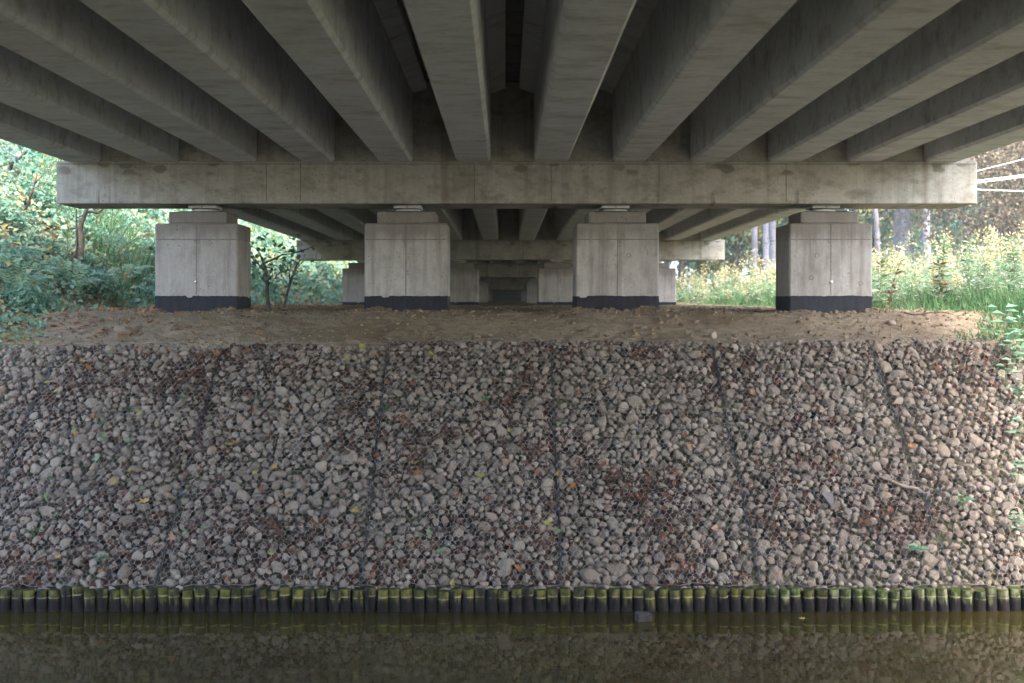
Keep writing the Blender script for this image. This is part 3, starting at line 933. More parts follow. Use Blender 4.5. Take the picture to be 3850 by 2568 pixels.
FPX = 2743.0
def ray(px, py):
    return np.array([(px - 1160) / FPX, 1.0, -(py - 708) / FPX])
def on_bank(px, py):
    d = ray(px, py)
    t_ = np.dot(np.array([0, SY0, SZ0]) + SNRM * .04 - np.array(EYE), SNRM) / np.dot(d, SNRM)
    return np.array(EYE) + d * t_
def on_ground(px, py):
    d = ray(px, py)
    t_ = 14.8
    while t_ < 60:
        p = np.array(EYE) + d * t_
        if p[2] <= ground_z(p[0], p[1]):
            break
        t_ += .04
    return p
O, Yl, Ol, Ru, PG, DG, Ta = 'orange', 'yellow', 'olive', 'rust red', 'pale green', 'dark green', 'tan'
BANK_LEAVES = [(128, 900, Ol), (108, 880, Yl), (191, 831, Yl), (204, 846, O), (253, 819, PG), (322, 805, O), (388, 805, O), (458, 792, O), (501, 812, O), (420, 917, DG), (319, 949, Ol), (302, 939, DG),
    (584, 947, O), (665, 942, O), (213, 959, O), (137, 966, Ta), (233, 974, DG), (170, 986, PG), (174, 1000, Yl), (238, 1006, PG), (294, 1015, PG), (540, 1018, O), (525, 1022, Ol), (223, 1057, PG),
    (297, 1084, Ol), (425, 1092, Ru), (631, 1074, Yl), (586, 1087, Ol), (262, 1108, Yl), (115, 1099, DG), (333, 1152, Yl), (287, 1136, Ru), (106, 1140, PG), (326, 1124, PG), (130, 1185, PG), (469, 1214, PG),
    (599, 1126, Ru), (657, 1140, Yl), (796, 826, Yl), (863, 817, O), (833, 797, Ol), (990, 814, Ol), (890, 880, Ru), (947, 883, Ru), (1113, 917, DG), (887, 939, DG), (924, 967, Ru), (858, 984, O),
    (1262, 807, Ru), (1329, 907, Ru), (1283, 974, PG), (1169, 991, Ol), (866, 1048, Ru), (951, 1065, Yl), (959, 1087, O), (1104, 1094, Ol), (1165, 1062, Ta), (1233, 1086, Ru), (1385, 1065, Ru),
    (1315, 1118, O), (1280, 1089, Yl), (1554, 1091, Ru), (1581, 1027, O), (1574, 1003, Ru), (1272, 1158, Ru), (817, 1175, Yl), (1121, 1146, Ru), (1258, 1204, Ol), (1052, 1138, Ru),
    (1927, 868, Ru), (1787, 880, Ru), (1726, 905, O), (1712, 942, Ru), (1886, 945, Ta), (1697, 1123, Ru), (2092, 1025, O), (2276, 881, Ru), (2275, 935, Ta), (395, 1235, Ta), (425, 1223, PG), (520, 1331, O),
    (284, 1272, O), (132, 1282, Yl), (90, 1292, O), (623, 1274, Ol), (34, 1235, Ru), (231, 1314, O), (1012, 1267, PG), (985, 1223, PG), (946, 1255, O), (855, 1324, O), (1191, 1307, O), (1037, 1341, Ol), (1283, 1221, PG), (1640, 1215, Ta), (1560, 1310, Ru)]
LEVEL = ['lowest on', 'low on', 'below midheight on', 'halfway up', 'above midheight on', 'high on', 'topmost on']
PNAME = ['first', 'second', 'third', 'fourth', 'fifth', 'sixth', 'seventh', 'eighth']
seen = {}
for k, (px, py, colr) in enumerate(BANK_LEAVES):
    p = on_bank(px, py)
    panel = max(i for i in range(8) if p[0] >= SEAMS[i]) if p[0] > SEAMS[0] else 0
    v = (p[2] - SZ0) / (SZ1 - SZ0)
    u = (p[0] - SEAMS[panel]) / 2.0
    where = 'against its first seam' if u < .22 else ('against its far seam' if u > .8 else 'mid panel')
    while f'{colr} leaf {LEVEL[int(np.clip(v * 7, 0, 6))]} the {PNAME[panel]} gabion panel, {where}' in seen:
        where = {'mid panel': 'near its middle line', 'against its first seam': 'off its first seam', 'against its far seam': 'off its far seam'}.get(where, where + ' again')
    lab = f'{colr} leaf {LEVEL[int(np.clip(v * 7, 0, 6))]} the {PNAME[panel]} gabion panel, {where}'
    o = link('fallen_leaf', MAPLE[colr][k % 3], None, tuple(p + SNRM * .018))
    Rm = SB @ eul(random.gauss(0, .25), random.gauss(0, .25), random.uniform(0, 6.28))
    o.rotation_euler = Matrix(Rm.tolist()).to_euler()
    s = random.uniform(.055, .09) * (.85 if colr == Ru else 1)
    o.scale = (s, s * random.uniform(.7, 1), s)
    seen.setdefault(lab, []).append(o)
    tag(o, lab, 'leaf', 'bright fallen leaves caught on the gabion stones')
GROUND_LEAVES = [(238, 762, Yl), (295, 745, O), (390, 757, Ta), (235, 738, Ol), (135, 767, O), (196, 752, Ta), (345, 745, O), (468, 738, Ol), (60, 745, O), (28, 758, Ru), (110, 735, Ta), (445, 772, O), (600, 768, O), (690, 745, O), (1455, 778, Ol),
                 (405, 724, O), (330, 730, Ol), (180, 722, O), (210, 741, Ru)]
NEARBY = ['beside the grey rock', 'between rock and leafy bank', 'in front of the first pier', 'close behind the gabion edge', 'at the foot of the leafy bank']
for k, (px, py, colr) in enumerate(GROUND_LEAVES):
    p = on_ground(px, py)
    dist = ['close behind the gabion edge', 'midway across the terrace', 'just before the first pier'][int(np.clip((p[1] - 14.8) / .8, 0, 2))]
    side = 'by the leafy bank' if px < 140 else ('below the cap beam end' if px < 330 else ('before the first pier' if px < 420 else 'by the first pier corner' if px < 560 else 'mid bridge'))
    o = link('fallen_leaf', MAPLE[colr][k % 3], None, (p[0], p[1], ground_z(p[0], p[1]) + .02))
    o.rotation_euler = (random.gauss(.3, .25), random.gauss(0, .25), random.uniform(0, 6.28))
    s = random.uniform(.07, .10); o.scale = (s, s, s)
    tag(o, f'{colr} fallen leaf on soil {dist}, {side}', 'leaf', 'fallen leaves on the soil terrace')

# ------------------------------------------------------------------ loose things on terrace and stones
def rock(px, py, r, lab, ti, flat=.55):
    p = on_ground(px, py)
    o = link('rock', ST_HI[ti], None, (p[0], p[1], ground_z(p[0], p[1]) + r * flat * .3), (0.1, -.1, ti * 1.3), (r, r * .8, r * flat))
    return tag(o, lab, 'rock', 'loose rocks on the soil terrace')
rock(290, 765, .15, 'large pale rock half sunk in the soil near the leafy bank', 3)
rock(1020, 742, .05, 'small pale rock on the soil just before the second pier', 5)
rock(885, 758, .055, 'flat pale rock lying between first and second pier near the gabion', 6)
rock(1480, 755, .05, 'grey clod shaped rock in front of the third pier', 8)
rock(1636, 775, .07, 'round rock perched on the gabion edge at a wire seam', 2, .8)
rock(2045, 745, .075, 'dark split rock on bare soil before the meadow', 9)
rock(2170, 748, .06, 'pale flat rock on bare soil at the meadow edge', 10)
rock(2020, 705, .09, 'white rock beside the foot of the meadow pier', 11)
rock(1985, 716, .07, 'pale rock tucked against the corner of the meadow pier', 4)
n = 7000
cx = RNG.uniform(-7.5, 8.5, n); cyy = 14.85 + RNG.uniform(0, 1, n) ** 1.3 * 14
mb = MB()
for k in range(n):
    v, f = ST_LO[k % 14]
    r = RNG.uniform(.007, .018) * (1 + 1.5 * (RNG.uniform() > .93))
    mb.add((v * np.array([r, r * .8, r * .6])) @ eul(0, 0, k * 1.1).T + np.array([cx[k], cyy[k], ground_z(cx[k], cyy[k]) + r * .2]), f)
M['clod'] = mat_plain('soil_clod', (0.19, 0.138, 0.085), 0.95, 0, .55, 5)
for k in range(1300):                                # larger lumps
    v, f = ST_LO[k % 14]
    x, y = RNG.uniform(-7, 8), 14.85 + RNG.uniform(0, 1) ** 1.2 * 6
    r = RNG.uniform(.014, .038)
    mb.add((v * np.array([r, r * .8, r * .6])) @ eul(k, 0, k * 1.1).T + np.array([x, y, ground_z(x, y) + r * .15]), f)
for px in PIER_X:                                   # clods heaped along the column fronts
    for k in range(130):
        v, f = ST_LO[k % 14]
        x, y = px + RNG.uniform(-.85, .85), 17.08 - abs(RNG.normal(0, .14))
        r = RNG.uniform(.010, .032)
        mb.add((v * np.array([r, r * .8, r * .75])) @ eul(k, 0, k * 1.1).T + np.array([x, y, ground_z(x, y) + r * .25]), f)
tag(link('soil_clods', mb.mesh('soil_clods', M['clod'], True, 40)), 'crumbs and clods of sandy soil scattered over the terrace', 'soil clods', None, 'stuff')

def wob_line(a, b, n, amp, seed):
    rg = np.random.default_rng(seed)
    q = np.linspace(0, 1, n)[:, None]
    p = np.array(a) * (1 - q) + np.array(b) * q
    return p + np.cumsum(rg.normal(0, amp / n ** .5, (n, 3)), 0) * np.sin(q * math.pi)
rt = thing('dead_root', 'pale fibrous dead root caught in the netting of the grey panel', 'root', tuple(on_bank(2070, 1118)))
mb = MB()
a, b = on_bank(2015, 1095) + SNRM * .02, on_bank(2125, 1135) + SNRM * .02
o0 = np.array(rt.location)
mb.tube(wob_line(a, b, 14, .03, 3) - o0, np.concatenate([np.linspace(.008, .019, 7), np.linspace(.019, .005, 7)]), 7)
link('stem', mb.mesh('stem', M['pale_wood'], True), rt)
mb = MB()
for k in range(16):
    s_ = a + (b - a) * random.uniform(.1, .9)
    e_ = s_ + np.array([random.gauss(.05, .09), random.gauss(0, .03), random.gauss(0, .05)])
    mb.tube(wob_line(s_, e_, 6, .03, k) - o0, np.linspace(.006, .002, 6), 4)
link('rootlets', mb.mesh('rootlets', M['pale_wood'], True), rt)['kind'] = 'stuff'
p = on_bank(1903, 1150)
mb = MB()
sh = np.array([(-.09, .11, 0), (.075, .12, 0), (.055, -.06, 0), (.0, -.13, 0), (-.04, -.02, 0)]) * .75
mb.add(np.concatenate([sh, sh + [0, 0, .02]]) @ SB.T, [(5, 6, 7), (5, 7, 9), (9, 7, 8)]); base_n = 0
mb.f.append((np.array([[i, (i + 1) % 5, 5 + (i + 1) % 5, 5 + i] for i in range(5)]), 0))
tag(link('stone_shard', mb.mesh('stone_shard', M['pink']), None, tuple(p + SNRM * .012)), 'flat smooth pinkish shard lying under the netting below the root', 'shard')
def stick(a, b, r, lab, seed, mat='pale_wood', amp=.02):
    mb = MB(); o0 = np.array(a)
    mb.tube(wob_line(a, b, 10, amp, seed) - o0, np.linspace(r, r * .5, 10), 5)
    return tag(link('stick', mb.mesh('stick', M[mat], True), None, tuple(o0)), lab, 'stick', 'sticks lying on the bank')
stick(on_bank(2330, 800) + SNRM * .03, on_bank(2285, 832) + SNRM * .03, .006, 'thin white twig leaning on the stones near the green plants', 4)
stick(on_bank(995, 1040) + SNRM * .01, on_bank(1007, 1055) + SNRM * .01, .011, 'short pale wood chip in the middle of the fourth panel', 5)
stick(on_bank(1500, 868) + SNRM * .01, on_bank(1445, 853) + SNRM * .01, .006, 'dry bent grass stalk across the upper fifth panel', 6, 'wood')
stick(on_bank(445, 1030) + SNRM * .012, on_bank(428, 1045) + SNRM * .012, .009, 'curved red strip beside the second seam', 7, 'leaf rust red')
stick(on_bank(1880, 948) + SNRM * .02, on_bank(1899, 941) + SNRM * .02, .012, 'yellowish broken twig lying on the grey sixth panel', 8)
g1, g2 = on_ground(2075, 722), on_ground(2190, 731)
stick(g1 + [0, 0, .03], g2 + [0, 0, .05], .012, 'long brown stick lying on the soil before the meadow grass', 9, 'bark', .05)

# ------------------------------------------------------------------ timber piles
mesh_p = []
for k in range(6):
    rr = random.Random(k)
    mb = MB()
    lean = np.array([rr.uniform(-.006, .006), 0])
    n = 16
    th = np.arange(n) * 2 * math.pi / n
    prof = [(-.5, .057), (0, .056), (.08, .0555), (.15, .055), (.205, .054), (.2165, .050)]
    rings = []
    for z_, r_ in prof:
        wv = 1 + .02 * np.sin(th * 2 + k) + .012 * np.sin(th * 5 + k * 2)
        tilt = .004 * np.cos(th + k) if z_ > .2 else 0
        rings.append(np.stack([r_ * wv * np.cos(th) + lean[0] * z_ * 5, r_ * wv * np.sin(th), z_ + tilt + 0 * th], 1))
    Rg = np.array(rings)
    i = np.arange(len(prof) - 1)[:, None] * n; j = np.arange(n)[None]; q = (j + 1) % n
    mb.add(Rg, np.stack([i + j, i + q, i + n + q, i + n + j], -1).reshape(-1, 4))
    mb.f.append((np.arange(n)[None] + (len(prof) - 1) * n, 0))
    mesh_p.append((mb.mesh('timber_pile', M['pile'], True, 45), mb.mesh('timber_pile', M['pile_moss'], True, 45)))
xs_p = np.arange(-5.55, 5.6, .1205)
PILE_SEAM = []
vis_seams = [s for s in SEAMS if -5.7 < s < 6]
for k, x in enumerate(xs_p):
    x = x + random.gauss(0, .003)
    moss = x > 2.6 and random.random() < .25 + .8 * min(1, (x - 2.6) / 1.3)
    o = link('timber_pile', mesh_p[k % 6 if k % 5 else (k * 7) % 6][1 if moss else 0], None, (x, 11.83 + random.gauss(0, .004), random.gauss(-.003, .009)), (random.gauss(0, .016), random.gauss(-.015, .032), random.uniform(-.4, .4)))
    past = [s for s in vis_seams if s <= x]
    si = len(past)
    cnt = sum(1 for q_ in PILE_SEAM if q_ == si); PILE_SEAM.append(si)
    look = 'moss capped round timber pile' if moss else 'dark timber pile with yellowish lichen band'
    ref = f'past the {ORD[si - 1]} gabion seam' if si else 'before the first gabion seam'
    tag(o, f'{look}, {ORD[min(cnt, 19)]} {ref}', 'pile', 'round timber piles along the water edge')
o = link('wood_stump', bevel_box('wood_stump', -.072, .072, -.05, .05, -.2, .075, .008, M['wood']), None, (1.32, 11.45, 0), (.05, .05, .25))
tag(o, 'square grey wooden stump sticking out of the water before the piles', 'stump')
o = link('floating_leaf', MAPLE[Yl][1], None, (2.86, 11.5, .006), (0, 0, 1.2), (.07, .06, .02))
tag(o, 'yellow leaf floating on the water close to the piles', 'leaf')

# ------------------------------------------------------------------ plants
def bush_mesh(seed, rad, hgt_, n, leaf, mat, clumps=26, up=.6):
    rg = np.random.default_rng(seed)
    th = rg.uniform(0, 6.283, clumps); ph = np.arccos(rg.uniform(0.05, 1, clumps)); rr = rg.uniform(.45, 1, clumps)
    cc = np.stack([rr * rad * np.sin(ph) * np.cos(th), rr * rad * np.sin(ph) * np.sin(th), rr * hgt_ * np.cos(ph) + .1], 1)
    ci = rg.integers(0, clumps, n)
    C = cc[ci] + rg.normal(0, 1, (n, 3)) * rad * np.array([.17, .17, .11])
    C[:, 2] = np.maximum(C[:, 2], .02)
    N = unit(C * [1, 1, .6] / rad * .7 + [0, -.15, up] + rg.normal(0, .4, (n, 3)))
    D = unit(np.cross(N, rg.normal(0, 1, (n, 3))) + [0, 0, -.25])
    L = leaf * rg.uniform(.6, 1.35, n)
    mb = MB()
    leaves(mb, C, D, N, L, L * rg.uniform(.62, .9, n), .15)
    sm = MB()
    for c in cc[::2]:
        sm.tube([(0, 0, -.1), c * .5 + [0, 0, .05], c], [.014, .009, .004], 4)
    return mb.mesh('foliage', mat), sm.mesh('stems', M['bark'])
def fern_mesh(seed):
    rg = np.random.default_rng(seed)
    mb = MB(); st = MB()
    for k in range(11):
        a = k * 6.283 / 11 + rg.normal(0, .2); ln = rg.uniform(.6, .95); hh_ = rg.uniform(.35, .6)
        q = np.linspace(0, 1, 19)
        d = np.array([math.cos(a), math.sin(a), 0])
        P_ = d[None] * (q * ln)[:, None]; P_[:, 2] = hh_ * np.sin(q * 2.4) / .9 * (1 - .15 * q)
        st.tube(P_[::3], np.linspace(.007, .002, 7), 3)
        T = unit(np.gradient(P_, axis=0)); S = np.array([-math.sin(a), math.cos(a), 0])
        U = np.cross(T, S); U *= np.sign(U[:, 2:3] + 1e-6)
        pl = .17 * np.sin(np.clip(q * 1.02 + .12, 0, 1) * math.pi) ** .7
        for sg in (-1, 1):
            leaves(mb, P_[1:], S[None] * sg + T[1:] * .45, U[1:], pl[1:], pl[1:] * .0 + .042, .05)
    return mb.mesh('fronds', M['fern']), st.mesh('frond_stems', M['stem'])
BUSH = [bush_mesh(20 + k, .6, .42, 620, .082, M['ivy'], 20) for k in range(4)]
FERN = [fern_mesh(60 + k) for k in range(3)]

def bank_at(px, py):
    d = ray(px, py)
    t_ = 14.5
    while t_ < 130:
        p = np.array(EYE) + d * t_
        if p[2] <= ground_z(p[0], p[1]):
            return p
        t_ += .08
    return p

# carpet of small plants over the leafy bank
def cover(n, x0, x1, y0, y1, yp, dens):
    y = y0 + (y1 - y0) * RNG.uniform(0, 1, n) ** yp
    x = RNG.uniform(x0, x1, n)
    k = RNG.uniform(0, 1, n) < dens(x, y)
    return x[k], y[k]
x, y = cover(170000, -19, -5.6, 14.6, 85, 1.7, lambda x, y: sstep(-6.3, -7.4, x - .95 * sstep(17.6, 15.6, y) + .35 * np.sin(y * 1.3)) * np.clip(.72 + .6 * np.sin(x * 2.1 + y) * np.sin(y * 1.7 - x), .12, 1))
dist = np.hypot(x, y)
z = hgt(x, y)
h_ = RNG.uniform(0, 1, len(x)) ** 1.3 * (.12 + .30 * (.5 + .5 * np.sin(x * 1.1 + 2) * np.sin(y * .8))) * np.clip((-x - 6.2) / 1.2, .10, 1)
C = np.stack([x, y, z + .02 + h_], 1)
N = unit(np.array([.35, -.35, .75]) + RNG.normal(0, .42, (len(x), 3)))
D = unit(np.cross(N, RNG.normal(0, 1, (len(x), 3))))
L = np.clip(dist / 200, .07, .26) * RNG.uniform(.6, 1.3, len(x))
mb = MB(); leaves(mb, C, D, N, L, L * RNG.uniform(.5, .85, len(x)), .12)
tag(link('ground_cover', mb.mesh('ground_cover', M['cover'])), 'dense low leafy plants covering the bank beside the bridge', 'ground cover', None, 'stuff')
# upright grass and stalks in it
x, y = cover(26000, -17, -6.4, 14.8, 70, 1.6, lambda x, y: sstep(-6.5, -7.6, x) * np.clip(.3 + .9 * np.sin(x * .9 + y * .6), 0, 1))
z = hgt(x, y)
C = np.stack([x, y, z], 1)
D = unit(np.array([.15, -.1, 1.0]) + RNG.normal(0, .38, (len(x), 3)))
mb = MB(); L = RNG.uniform(.25, .65, len(x))
leaves(mb, C, D, unit(np.array([.2, -1, .1]) + RNG.normal(0, .5, (len(x), 3))), L, .016 + np.hypot(x, y) * .0006, .05)
tag(link('bank_grass', mb.mesh('bank_grass', M['grass'])), 'tall thin grass growing through the plants of the leafy bank', 'grass', None, 'stuff')

def plant(name, meshes, parts, loc, s, rz, label, cat, group, tilt=(0, 0)):
    r_ = thing(name, label, cat, loc, rz, group)
    r_.rotation_euler = (tilt[0], tilt[1], rz)
    r_.scale = (s, s, s)
    for nm, me in zip(parts, meshes):
        link(nm, me, r_)
    return r_
BUSHLOOK = ['first broad leaved', 'second broad leaved', 'tall', 'low spreading', 'round', 'sparse', 'dense', 'loose', 'wide', 'small', 'squat', 'straggly', 'drooping', 'thick', 'first', 'second', 'third', 'fourth', 'fifth', 'sixth', 'seventh', 'uppermost', 'topmost', 'eighth']
BUSHES = [(40, 420), (70, 455), (20, 600), (60, 690), (100, 560), (170, 505), (235, 540), (300, 500), (340, 560), (310, 625), (345, 680), (200, 640), (130, 610), (15, 500), (590, 540), (625, 570), (660, 600), (600, 660), (690, 640), (735, 620), (770, 640), (330, 480), (5, 350), (720, 605)]
for k, (px, py) in enumerate(BUSHES):
    p = bank_at(px, py + 25)
    s = random.uniform(.65, 1.0) * (1 + max(0, p[1] - 25) / 60)
    where = ('behind the first pier' if 240 < px < 580 else 'between the first two piers' if px >= 580 else 'outside the cap beam end')
    lvl = 'low' if py > 600 else ('high' if py < 510 else 'midway')
    plant('bramble_bush', BUSH[k % 4], ('foliage', 'stems'), tuple(p - [0, 0, .05]), s, random.uniform(0, 6.28), f'{BUSHLOOK[k]} bramble bush {lvl} on the bank, {where}', 'bush', 'bramble bushes on the leafy bank', (0.0, -.35))
FERNS = [(110, 500), (150, 590), (40, 655), (190, 600), (95, 640), (250, 590), (290, 640), (225, 660), (275, 560), (340, 620), (65, 560), (160, 660), (310, 590), (655, 650), (30, 690)]
for k, (px, py) in enumerate(FERNS):
    p = bank_at(px, py + 10)
    lvl = 'low' if py > 640 else ('high' if py < 580 else 'midway')
    where = 'behind the first pier' if px > 240 else 'outside the end of the cap beam'
    plant('fern', FERN[k % 3], ('fronds', 'frond_stems'), tuple(p), random.uniform(.55, .85), random.uniform(0, 6.28), f'{ORD[k]} feathery fern {lvl} on the bank, {where}', 'fern', 'ferns on the leafy bank', (-.2, -.3))

def sapling(base, top, r, label, seed, leafy=True, twigs=3, mat='bark'):
    t_ = thing('sapling', label, 'sapling', tuple(base), 0, 'thin stems on the leafy bank')
    base = np.array(base); top = np.array(top)
    pts = wob_line(base - [0, 0, .15], top, 10, .10, seed) - base
    mb = MB(); mb.tube(pts, np.linspace(r, r * .45, 10), 7)
    link('trunk', mb.mesh('trunk', M[mat], True), t_)
    rg = np.random.default_rng(seed)
    for k in range(twigs):
        s_ = pts[int(rg.integers(4, 9))]
        e_ = s_ + np.array([rg.normal(0, .5), rg.normal(0, .4), rg.uniform(.2, .7)])
        mb = MB(); mb.tube(wob_line(s_, e_, 6, .06, seed + k), np.linspace(r * .4, r * .15, 6), 4)
        link('branch', mb.mesh('branch', M[mat], True), t_)
    if leafy:
        n = 260
        C = pts[-1] - [0, 0, .15] + rg.normal(0, 1, (n, 3)) * [.42, .4, .28]
        mb = MB(); N = unit(rg.normal(0, 1, (n, 3)) + [0, -.4, .8])
        leaves(mb, C, unit(np.cross(N, rg.normal(0, 1, (n, 3)))), N, .11 * rg.uniform(.7, 1.3, n), .08, .15)
        link('foliage', mb.mesh('foliage', M['ivy']), t_)
def at(px, py, d):
    return np.array(EYE) + ray(px, py) * d
b = bank_at(180, 610); sapling(b, at(203, 470, b[1]), .075, 'thick leaning mossy stem on the bank between cap beam end and first pier', 31, False, 2)
b = bank_at(145, 615); sapling(b, at(176, 480, b[1] - .3), .03, 'thin bent stem next to the thick leaning one', 32, False, 1)
b = bank_at(605, 672); b = at(619, 683, 22.5); b[2] = ground_z(b[0], b[1]); sapling(b, at(600, 590, 22.5), .05, 'slim dark sapling just past the first pier', 33, True, 5)
b = at(645, 672, 24.0); b[2] = ground_z(b[0], b[1]); sapling(b, at(690, 596, 24), .035, 'thin dark sapling leaning towards the second cap beam', 34, False, 3)
b = at(240, 655, 24); b[2] = ground_z(b[0], b[1]); sapling(b, at(255, 600, 24), .02, 'short dark stalk behind the first pier among ferns', 35, False, 1)
b = bank_at(0, 390); sapling(b, at(75, 335, b[1] - 1), .05, 'pale bare branch arching below the outer girder', 36, True, 5, 'bark_grey')
b = bank_at(50, 500); sapling(b, at(85, 400, b[1] - .5), .03, 'thin bare stalk high on the bank by the cap beam end', 37, False, 3)

# meadow: weeds and goldenrod
def weed(mb, o, h_, rg, nl=26, plume=True, s=1.0, dry=0):
    lean = rg.normal(0, .08, 2) * h_
    q = np.linspace(0, 1, 5)
    st = np.stack([o[0] + lean[0] * q ** 2, o[1] + lean[1] * q ** 2, o[2] + h_ * q], 1)
    mb.tube(st, np.linspace(.007, .003, 5) * s, 3, 2, False)
    u = rg.uniform(.08, .97, nl); a = rg.uniform(0, 6.283, nl)
    C = np.stack([o[0] + lean[0] * u ** 2, o[1] + lean[1] * u ** 2, o[2] + h_ * u], 1)
    D = np.stack([np.cos(a), np.sin(a), rg.uniform(-.3, .8, nl)], 1)
    L = rg.uniform(.09, .17, nl) * (1.15 - .5 * u) * s
    leaves(mb, C, D, unit(np.array([0, -.2, 1.0]) + rg.normal(0, .3, (nl, 3))), L, L * .33, .1, 0)
    if plume:
        m = 30
        top = st[-1]
        P_ = top + np.stack([rg.normal(0, .055, m) * s, rg.normal(0, .055, m) * s, rg.uniform(-.22, .08, m) * s], 1)
        leaves(mb, P_, unit(rg.normal(0, 1, (m, 3)) + [0, 0, .6]), unit(rg.normal(0, 1, (m, 3))), .05 * s, .03 * s, .1, 1)
WM = [M['meadow'], M['plume'], M['stem'], M['dry']]
rg = np.random.default_rng(77)
mb = MB()
cnt = 0
for _ in range(6800):
    y = 16.0 + 47 * rg.uniform() ** 1.35
    x = rg.uniform(6.6, 11 + y * .42)
    edge = 6.9 + .4 * math.sin(y * 1.1) + max(0, 18.2 - y) * .9
    if x < edge or rg.uniform() < .12 + .25 * math.sin(x * 1.3) * math.sin(y * .9):
        continue
    hh_ = rg.uniform(.45, 1.3) * min(1, .30 + (x - edge) * .34) * (1 + .22 * math.sin(x * .7 + y * .5)) + .1 + (.35 if rg.uniform() < .05 else 0)
    weed(mb, (x, y, ground_z(x, y)), hh_, rg, 22 if y < 32 else 14, rg.uniform() < (.42 if hh_ > .85 else .06), 1.0 + max(0, y - 25) / 30)
tag(link('meadow_weeds', mb.mesh('meadow_weeds', WM)), 'sunlit mass of tall weeds and yellow flowers filling the meadow', 'weeds', None, 'stuff')
x, y = cover(70000, 5.5, 16, 14.45, 40, 1.8, lambda x, y: sstep(0, 1.3, x - (6.1 + .3 * np.sin(y * 1.6) - .45 * sstep(16.6, 15.2, y))) * np.clip(.75 + .5 * np.sin(x * 3) * np.sin(y * 2), .1, 1))
z = np.array([ground_z(a_, b_) for a_, b_ in zip(x, y)])
L = RNG.uniform(.12, .5, len(x)) * np.clip((x - 5.6) / 1.6, .25, 1)
mb = MB(); leaves(mb, np.stack([x, y, z - .02], 1), unit(np.array([-.1, -.15, 1.0]) + RNG.normal(0, .4, (len(x), 3))), unit(np.array([0, -1, .2]) + RNG.normal(0, .6, (len(x), 3))), L, .014 + y * .0004, .05)
tag(link('meadow_grass', mb.mesh('meadow_grass', M['grass'])), 'bright green grass along the meadow edge beside the bare soil', 'grass', None, 'stuff')

def weed_thing(px, py, depth, h_, label, seed, kind='goldenrod_plant', nl=40, plume=True, dry=False):
    p = at(px, py, depth); z_ = ground_z(p[0], p[1])
    rg = np.random.default_rng(seed)
    mb = MB(); weed(mb, (0, 0, 0), h_, rg, int(nl * 1.6), False, 1.45)
    t_ = thing(kind, label, 'plant', (p[0], p[1], z_), 0, 'single tall plants at the meadow edge')
    link('foliage', mb.mesh('foliage', [M['dry'] if dry else M['meadow'], M['plume'], M['bark'] if dry else M['stem']]), t_)
    if plume:
        m = 70
        P_ = np.array([0, 0, h_]) + np.stack([rg.normal(0, .09, m), rg.normal(0, .09, m), rg.uniform(-.3, .1, m)], 1)
        mb = MB(); leaves(mb, P_, unit(rg.normal(0, 1, (m, 3)) + [0, 0, .6]), unit(rg.normal(0, 1, (m, 3))), .05, .03, .1)
        link('flower_plume', mb.mesh('flower_plume', M['plume']), t_)
weed_thing(2165, 660, 19.5, 1.28, 'tallest bushy weed with withered brown lower leaves before the meadow', 1, 'weed_plant', 70, False)
weed_thing(2222, 650, 21.0, 1.2, 'tall leafy plant with upright narrow leaves in the meadow', 2, 'weed_plant', 60, False)
weed_thing(2042, 680, 19.8, .85, 'dark withered stalk standing next to the meadow pier', 3, 'withered_plant', 16, False, True)
weed_thing(2160, 700, 19.2, .8, 'brown dried stalk at the foot of the tallest weed', 4, 'withered_plant', 22, False, True)
weed_thing(2262, 680, 20.5, .8, 'thin brown dried stalk deep in the meadow weeds', 5, 'withered_plant', 14, False, True)
weed_thing(2020, 690, 20.5, .95, 'leafy goldenrod plant right behind the meadow pier', 6)
weed_thing(2300, 640, 22.0, 1.25, 'goldenrod with large yellow plume near the picture edge', 7)
weed_thing(2335, 660, 20.0, 1.2, 'pale green bushy plant beside the big yellow goldenrod', 8, 'weed_plant', 90, False)
weed_thing(1725, 600, 34.0, 1.5, 'tall goldenrod seen between the last two piers', 9)
weed_thing(1640, 620, 36.0, 1.4, 'shorter goldenrod under the end of the second cap beam', 10)

def broadleaf(px, py, label, seed, bank=True, n=9, size=.16, h_=.25, p=None):
    p = (on_bank(px, py) + SNRM * .01) if bank else on_ground(px, py)
    rg = np.random.default_rng(seed)
    t_ = thing('seedling', label, 'plant', tuple(p), 0, 'green plants growing at the gabion')
    a = rg.uniform(0, 6.283, n); hh_ = rg.uniform(.25, 1, n) * h_
    mb = MB()
    for k in range(3):
        mb.tube([(0, 0, -.03), (rg.normal(0, .03), -.02, h_ * .5), (rg.normal(0, .06), -.04, h_)], [.004, .003, .002], 4)
    link('stem', mb.mesh('stem', M['stem']), t_)
    for k in range(n):
        mb = MB()
        C = np.array([[rg.normal(0, .03), -.03, hh_[k]]])
        leaves(mb, C, np.array([[math.cos(a[k]), math.sin(a[k]) * .7 - .25, .15]]), np.array([[0, -.45, 1.0]]), size * rg.uniform(.7, 1.2), size * .5, .1)
        link('leaf', mb.mesh('leaf', M['fern'] if not bank or px > 1900 else M['leaf dark green']), t_)
broadleaf(238, 1290, 'bright green clover like plant low on the second panel', 1, True, 8, .075, .06)
broadleaf(78, 1228, 'small green sprig low on the first panel by the leafy bank', 2, True, 7, .06, .06)
broadleaf(2305, 775, 'large leaved green plant on the corner of the stones and meadow', 3, True, 12, .2, .38)
broadleaf(2322, 850, 'green bramble sprig below the large leaved plant', 4, True, 12, .14, .35)
broadleaf(2310, 885, 'lower green sprig hanging over the outer stones', 5, True, 9, .12, .25)
broadleaf(2340, 1010, 'green shoot halfway down the outer panel', 6, True, 8, .12, .25)
broadleaf(2215, 1170, 'pale green seedling low on the grey panel by its far seam', 7, True, 8, .12, .18)
